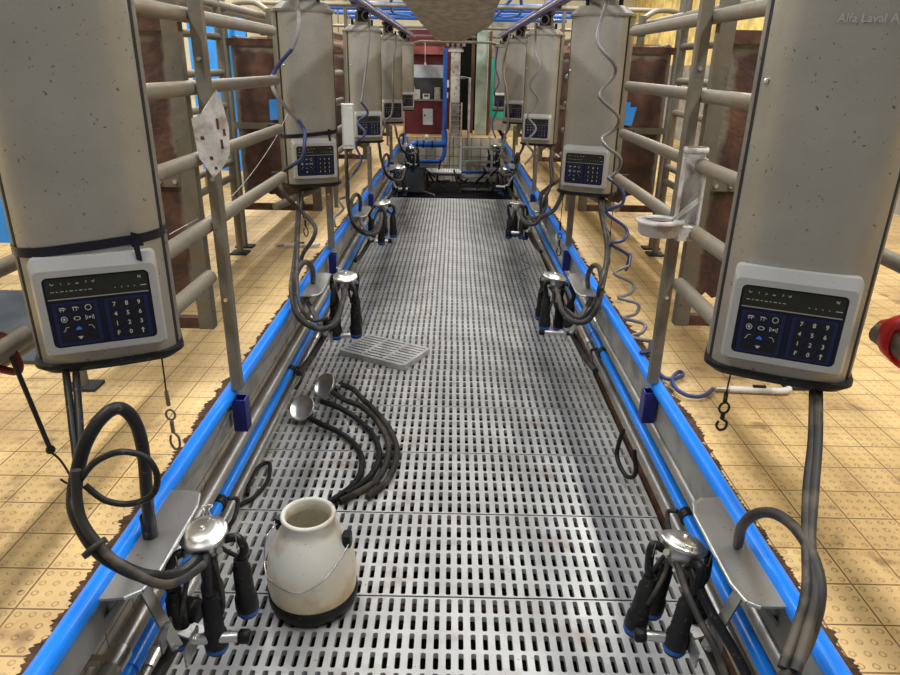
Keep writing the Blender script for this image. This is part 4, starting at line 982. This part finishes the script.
# ================================================================== THINGS ON THE GRATING
# bucket
root = empty('milk_bucket', (-.445,1.805,.002), 0, 'cream plastic milk bucket with wire handle and black rubber base on the grating', 'bucket')
prof = [(0,.0),(.10,.0),(.138,.004),(.147,.03),(.149,.062),(.1485,.062)]
b = MB(); b.lathe([(0,.0),(.12,.0),(.140,.006),(.148,.03),(.149,.060),(.143,.064),(0,.05)], 48); b.build('rubber_base', 'black', root)
body = [(.1425,.045),(.147,.09),(.148,.12),(.145,.16),(.136,.205),(.122,.245),(.104,.275),(.094,.291),(.085,.301),(.082,.312),(.083,.335),(.089,.340),(.089,.346),(.085,.350),(.077,.349),(.074,.343),(.073,.31),(.079,.30),(.098,.275),(.13,.20),(.138,.12),(.135,.07),(0,.07)]
b = MB(); b.lathe(body, 56); b.build('body', 'bucket', root)
b = MB(); b.lathe([(0,.095),(.08,.095),(.136,.097)], 40); b.build('milk_residue', 'cream', root)
for sx, an in ((-1, math.radians(150)), (1, math.radians(-8))):
    c, s_ = math.cos(an), math.sin(an)
    b = MB(); b.T = Matrix.Translation((c*.122, s_*.122, .262)) @ Matrix.Rotation(an, 4, 'Z'); b.box((-.01,-.018,-.022),(.018,.018,.022), .005); b.build('lug', 'black', root)
A = (math.cos(math.radians(150))*.128, math.sin(math.radians(150))*.128, .268); B = (math.cos(math.radians(-8))*.138, math.sin(math.radians(-8))*.138, .262)
b = MB(); b.tube(spline([A,(-.140,-.005,.255),(-.145,-.035,.19),(-.120,-.095,.165),(-.05,-.145,.160),(.01,-.152,.165),(.07,-.128,.195),(.115,-.072,.235),B],6), .0026, 8); b.build('wire_handle', 'wire', root)
# loose grating piece
root = None
mb = MB(); nx, ny = 8, 3; W, L = .29, .46; t = .035
for j in range(nx+1):
    x = -W/2+W*j/nx; mb.box((x-.0115,-L/2,0),(x+.0115,L/2,t))
for i in range(ny+1):
    y = -L/2+L*i/ny; mb.box((-W/2,y-.010,0.0),(W/2,y+.010,t-.0005))
o = mb.build('loose_grating', 'grate'); o.location = (-.405,3.90,.002); o.rotation_euler = (0,0,math.radians(62))
tag(o, 'loose rectangular piece of slotted grating lying on the pit floor', 'grating')
# lying cluster: two claws on their side and hoses
def lying_claw(loc, d, lab):
    root = empty('spare_claw', loc, 0, lab, 'milking claw', 'loose claws lying on the grating')
    T = frame((0,0,0), d) @ Matrix.Scale(1.12, 4)
    b = MB(); b.T = T; b.lathe([(0,-.012),(.035,-.010),(.05,.0),(.056,.008),(.060,.010),(.061,.004),(.058,-.004),(.052,-.014),(.036,-.026),(0,-.03)], 32); b.build('bowl', 'shiny', root)
    for a in range(4):
        an = PI/4+a*PI/2
        b = MB(); b.T = T; b.tube([(.03*math.cos(an),.03*math.sin(an),-.02),(.045*math.cos(an),.045*math.sin(an),-.055)], .009, 10); b.build('nipple', 'tray', root)
    b = MB(); b.T = T; b.tube([(0,0,-.025),(0,0,-.075)], .018, 12); b.build('stem', 'black', root)
    return root
lying_claw((-.735,3.02,.078), (-.30,-.62,.72), 'shiny steel claw bowl lying on its side on the grating, nearer of two')
lying_claw((-.665,3.26,.088), (-.50,-.52,.62), 'shiny steel claw bowl lying on its side behind the nearer loose claw')
GH = 'hoses fanning over the grating from the loose claws'
hs = {'a': [(-.70,2.98,.05),(-.62,2.93,.035),(-.54,2.88,.03),(-.44,2.78,.018),(-.385,2.62,.018),(-.40,2.45,.018),(-.50,2.30,.018)],
      'b': [(-.66,3.13,.06),(-.57,3.09,.05),(-.47,3.02,.03),(-.37,2.88,.02),(-.315,2.70,.018),(-.335,2.52,.018),(-.42,2.38,.018)],
      'c': [(-.62,3.22,.07),(-.54,3.15,.06),(-.45,3.10,.05),(-.35,2.96,.04),(-.275,2.75,.03),(-.30,2.50,.018),(-.44,2.33,.018)],
      'd': [(-.60,3.34,.06),(-.52,3.30,.05),(-.46,3.22,.035),(-.38,3.10,.03),(-.29,2.92,.03),(-.235,2.72,.02),(-.255,2.50,.018),(-.33,2.36,.018)]}
for k, lab in (('a','innermost black hose curving from the nearer loose claw towards the bucket'),('b','second black hose curving over the grating from the loose claws'),('c','third black hose curving over the grating from the loose claws'),('d','outermost black hose curving over the grating from the farther loose claw')):
    hose('claw_hose', hs[k], .0145, 'hose' if k in 'cd' else 'black', lab, 'hose', GH, n=12)
b = MB(); b.tube(spline([(-.55,3.0,.08),(-.50,2.93,.045),(-.47,2.89,.02),(-.50,2.86,.02),(-.55,2.90,.03)],4), .0028, 6); tag(b.build('wire_clip', 'wire'), 'thin wire clip lying by the loose claws', 'clip')
hose('hose_scrap', [(-.845,2.30,.012),(-.80,2.36,.012),(-.775,2.48,.014),(-.80,2.60,.02),(-.845,2.58,.012),(-.85,2.46,.012),(-.83,2.36,.02)], .009, 'black', 'short curled black hose at the left edge of the grating', 'hose')
# black hose hanging by the wall on the right, near the vacuum pipe
hose('hose_scrap', [(.775,2.62,.22),(.755,2.60,.10),(.775,2.50,.06),(.80,2.45,.10),(.79,2.48,.2)], .010, 'black', 'short black hose tied round the lower right pipe', 'hose')
hose('wire_scrap', PATH['thin_coil_pit'], .003, 'coil', 'thin dark wavy wire hanging over the grating by the third right claw', 'wire', n=6)
# cable ties / joints on blue pipes
for s, y, z in ((-1,2.02,.225),(-1,3.15,.225),(1,1.9,.295),(1,3.3,.295)):
    root = empty('pipe_tie', (s*.80,y,z), 0, 'black tie bundle wrapped around the %s blue pipe, %s one' % (SIDE[s], 'nearer' if y < 2.5 else 'farther'), 'tie', 'tie bundles on the blue pipes')
    b = MB(); b.T = frame((-s*-.015,0,0),(0,1,0)); b.lathe([(.021,-.02),(.028,-.018),(.027,.018),(.021,.02)], 14); b.build('wrap', 'black', root)
    b = MB(); b.tube(spline([(-s*.02,0,.02),(-s*.045,.02,-.0),(-s*.04,-.02,-.05),(-s*.01,-.03,-.09)],5), .008, 8); b.build('tail', 'hose', root)
# valves at the L2 / R2 curb : small white wall boxes under the rail
for s, y in ((-1,3.25),(-1,5.6),(1,4.9)):
    b = MB(); b.box((min(s*.775,s*.79),y,.50),(max(s*.775,s*.79),y+.07,.54)); tag(b.build('cable_clip', 'white'), 'small white clip on the %s curb plate, %s' % (SIDE[s], 'nearer one' if y < 4 else 'farther one'), 'clip')
hose('grey_cable', [(-.783,1.65,.52),(-.783,1.95,.50),(-.783,2.3,.545),(-.783,2.9,.50),(-.783,3.28,.52)], .0035, 'coil', 'thin grey cable running along the left curb plate', 'cable', n=6)
# spray guns
def gun(loc, rz, lab):
    root = empty('spray_gun', loc, rz, lab, 'spray gun', 'spray guns lying on the tiles')
    b = MB(); b.tube(spline([(0,0,.014),(.05,0,.015),(.15,.0,.014),(.20,0,.016),(.225,.012,.02)],4), [.009]+[.0125]*15+[.011], 12); b.build('body', 'white', root)
    b = MB(); b.box((.085,-.006,.026),(.13,.006,.034)); b.build('trigger', 'black', root)
    b = MB(); b.tube([(-.05,0,.012),(0,0,.014)], .009, 10); b.build('connector', 'steel', root)
gun((1.045,2.27,.582), -.05, 'white spray gun at the end of the long coiled hose on the right tiles')
gun((-1.08,4.26,.582), .1, 'pale spray gun lying on the tiles behind the left blue rail')
# floor plate under the near left unit is the partition foot; small debris
root = empty('floor_mat', (-1.9,2.9,.582), 0, 'dark rubber mat on the tiles at the far left', 'mat')
b = MB(); b.box((-.5,-.5,0),(.35,.35,.015)); b.build('mat', 'darkgrey', root)
# blue sheets standing in the left background
for i, (x, y, w, z0, z1, lab) in enumerate(((-2.05,6.35,.25,.75,2.05,'tall bright blue sheet behind the second left railing'),(-2.35,3.6,.45,.75,1.35,'low blue sheet behind the left edge control unit'))):
    root = empty('blue_sheet', (x,y,.582), 0, lab, 'sheet')
    b = MB(); b.box((-w,-.01,z0-.58),(w,.01,z1-.58)); b.build('sheet', 'bluesheet', root)
    for q in (-w+.02, w-.02):
        b = MB(); b.box((q-.02,.0,0),(q+.02,.03,z1-.58)); b.build('leg', 'post', root)

# ================================================================== LIGHT
w = bpy.data.worlds.new('World'); S.world = w; w.use_nodes = True
bg = w.node_tree.nodes['Background']; bg.inputs[0].default_value = (.88,.94,1,1); bg.inputs[1].default_value = .30
def area(loc, sx, sy, e, col=(1,.97,.92), rot=(0,0,0)):
    e *= 1.75; l = bpy.data.lights.new('lamp', 'AREA'); l.shape = 'RECTANGLE'; l.size = sx; l.size_y = sy; l.energy = e; l.color = col
    o = bpy.data.objects.new('ceiling_lamp_light', l); COL.objects.link(o); o.location = loc; o.rotation_euler = rot; return o
for y in (1.2, 5, 9, 13):
    for x in (-1.7, 1.7): area((x,y,3.7), .25, 2.2, 60)
area((0,3.2,4.2), 1.0, 4.5, 60, (.92,.96,1))
# ================================================================== CAMERA
cd = bpy.data.cameras.new('camera'); cam = bpy.data.objects.new('camera', cd); COL.objects.link(cam)
cd.sensor_width = 36; cd.lens = 676/900*36; cd.clip_start = .02
R = Matrix(((9.99808875e-01,-1.95435891e-02,-5.12022558e-04),(6.85637418e-03,3.75043668e-01,-9.26981789e-01),(1.83085820e-02,9.26801109e-01,3.75105985e-01)))
cam.matrix_world = Matrix.Translation((0,0,1.7)) @ R.to_4x4()
S.camera = cam
S.view_settings.view_transform = 'Standard'; S.view_settings.look = 'None'; S.view_settings.gamma = 1; S.view_settings.exposure = -.16
try: S.view_settings.use_curve_mapping = False
except Exception: pass
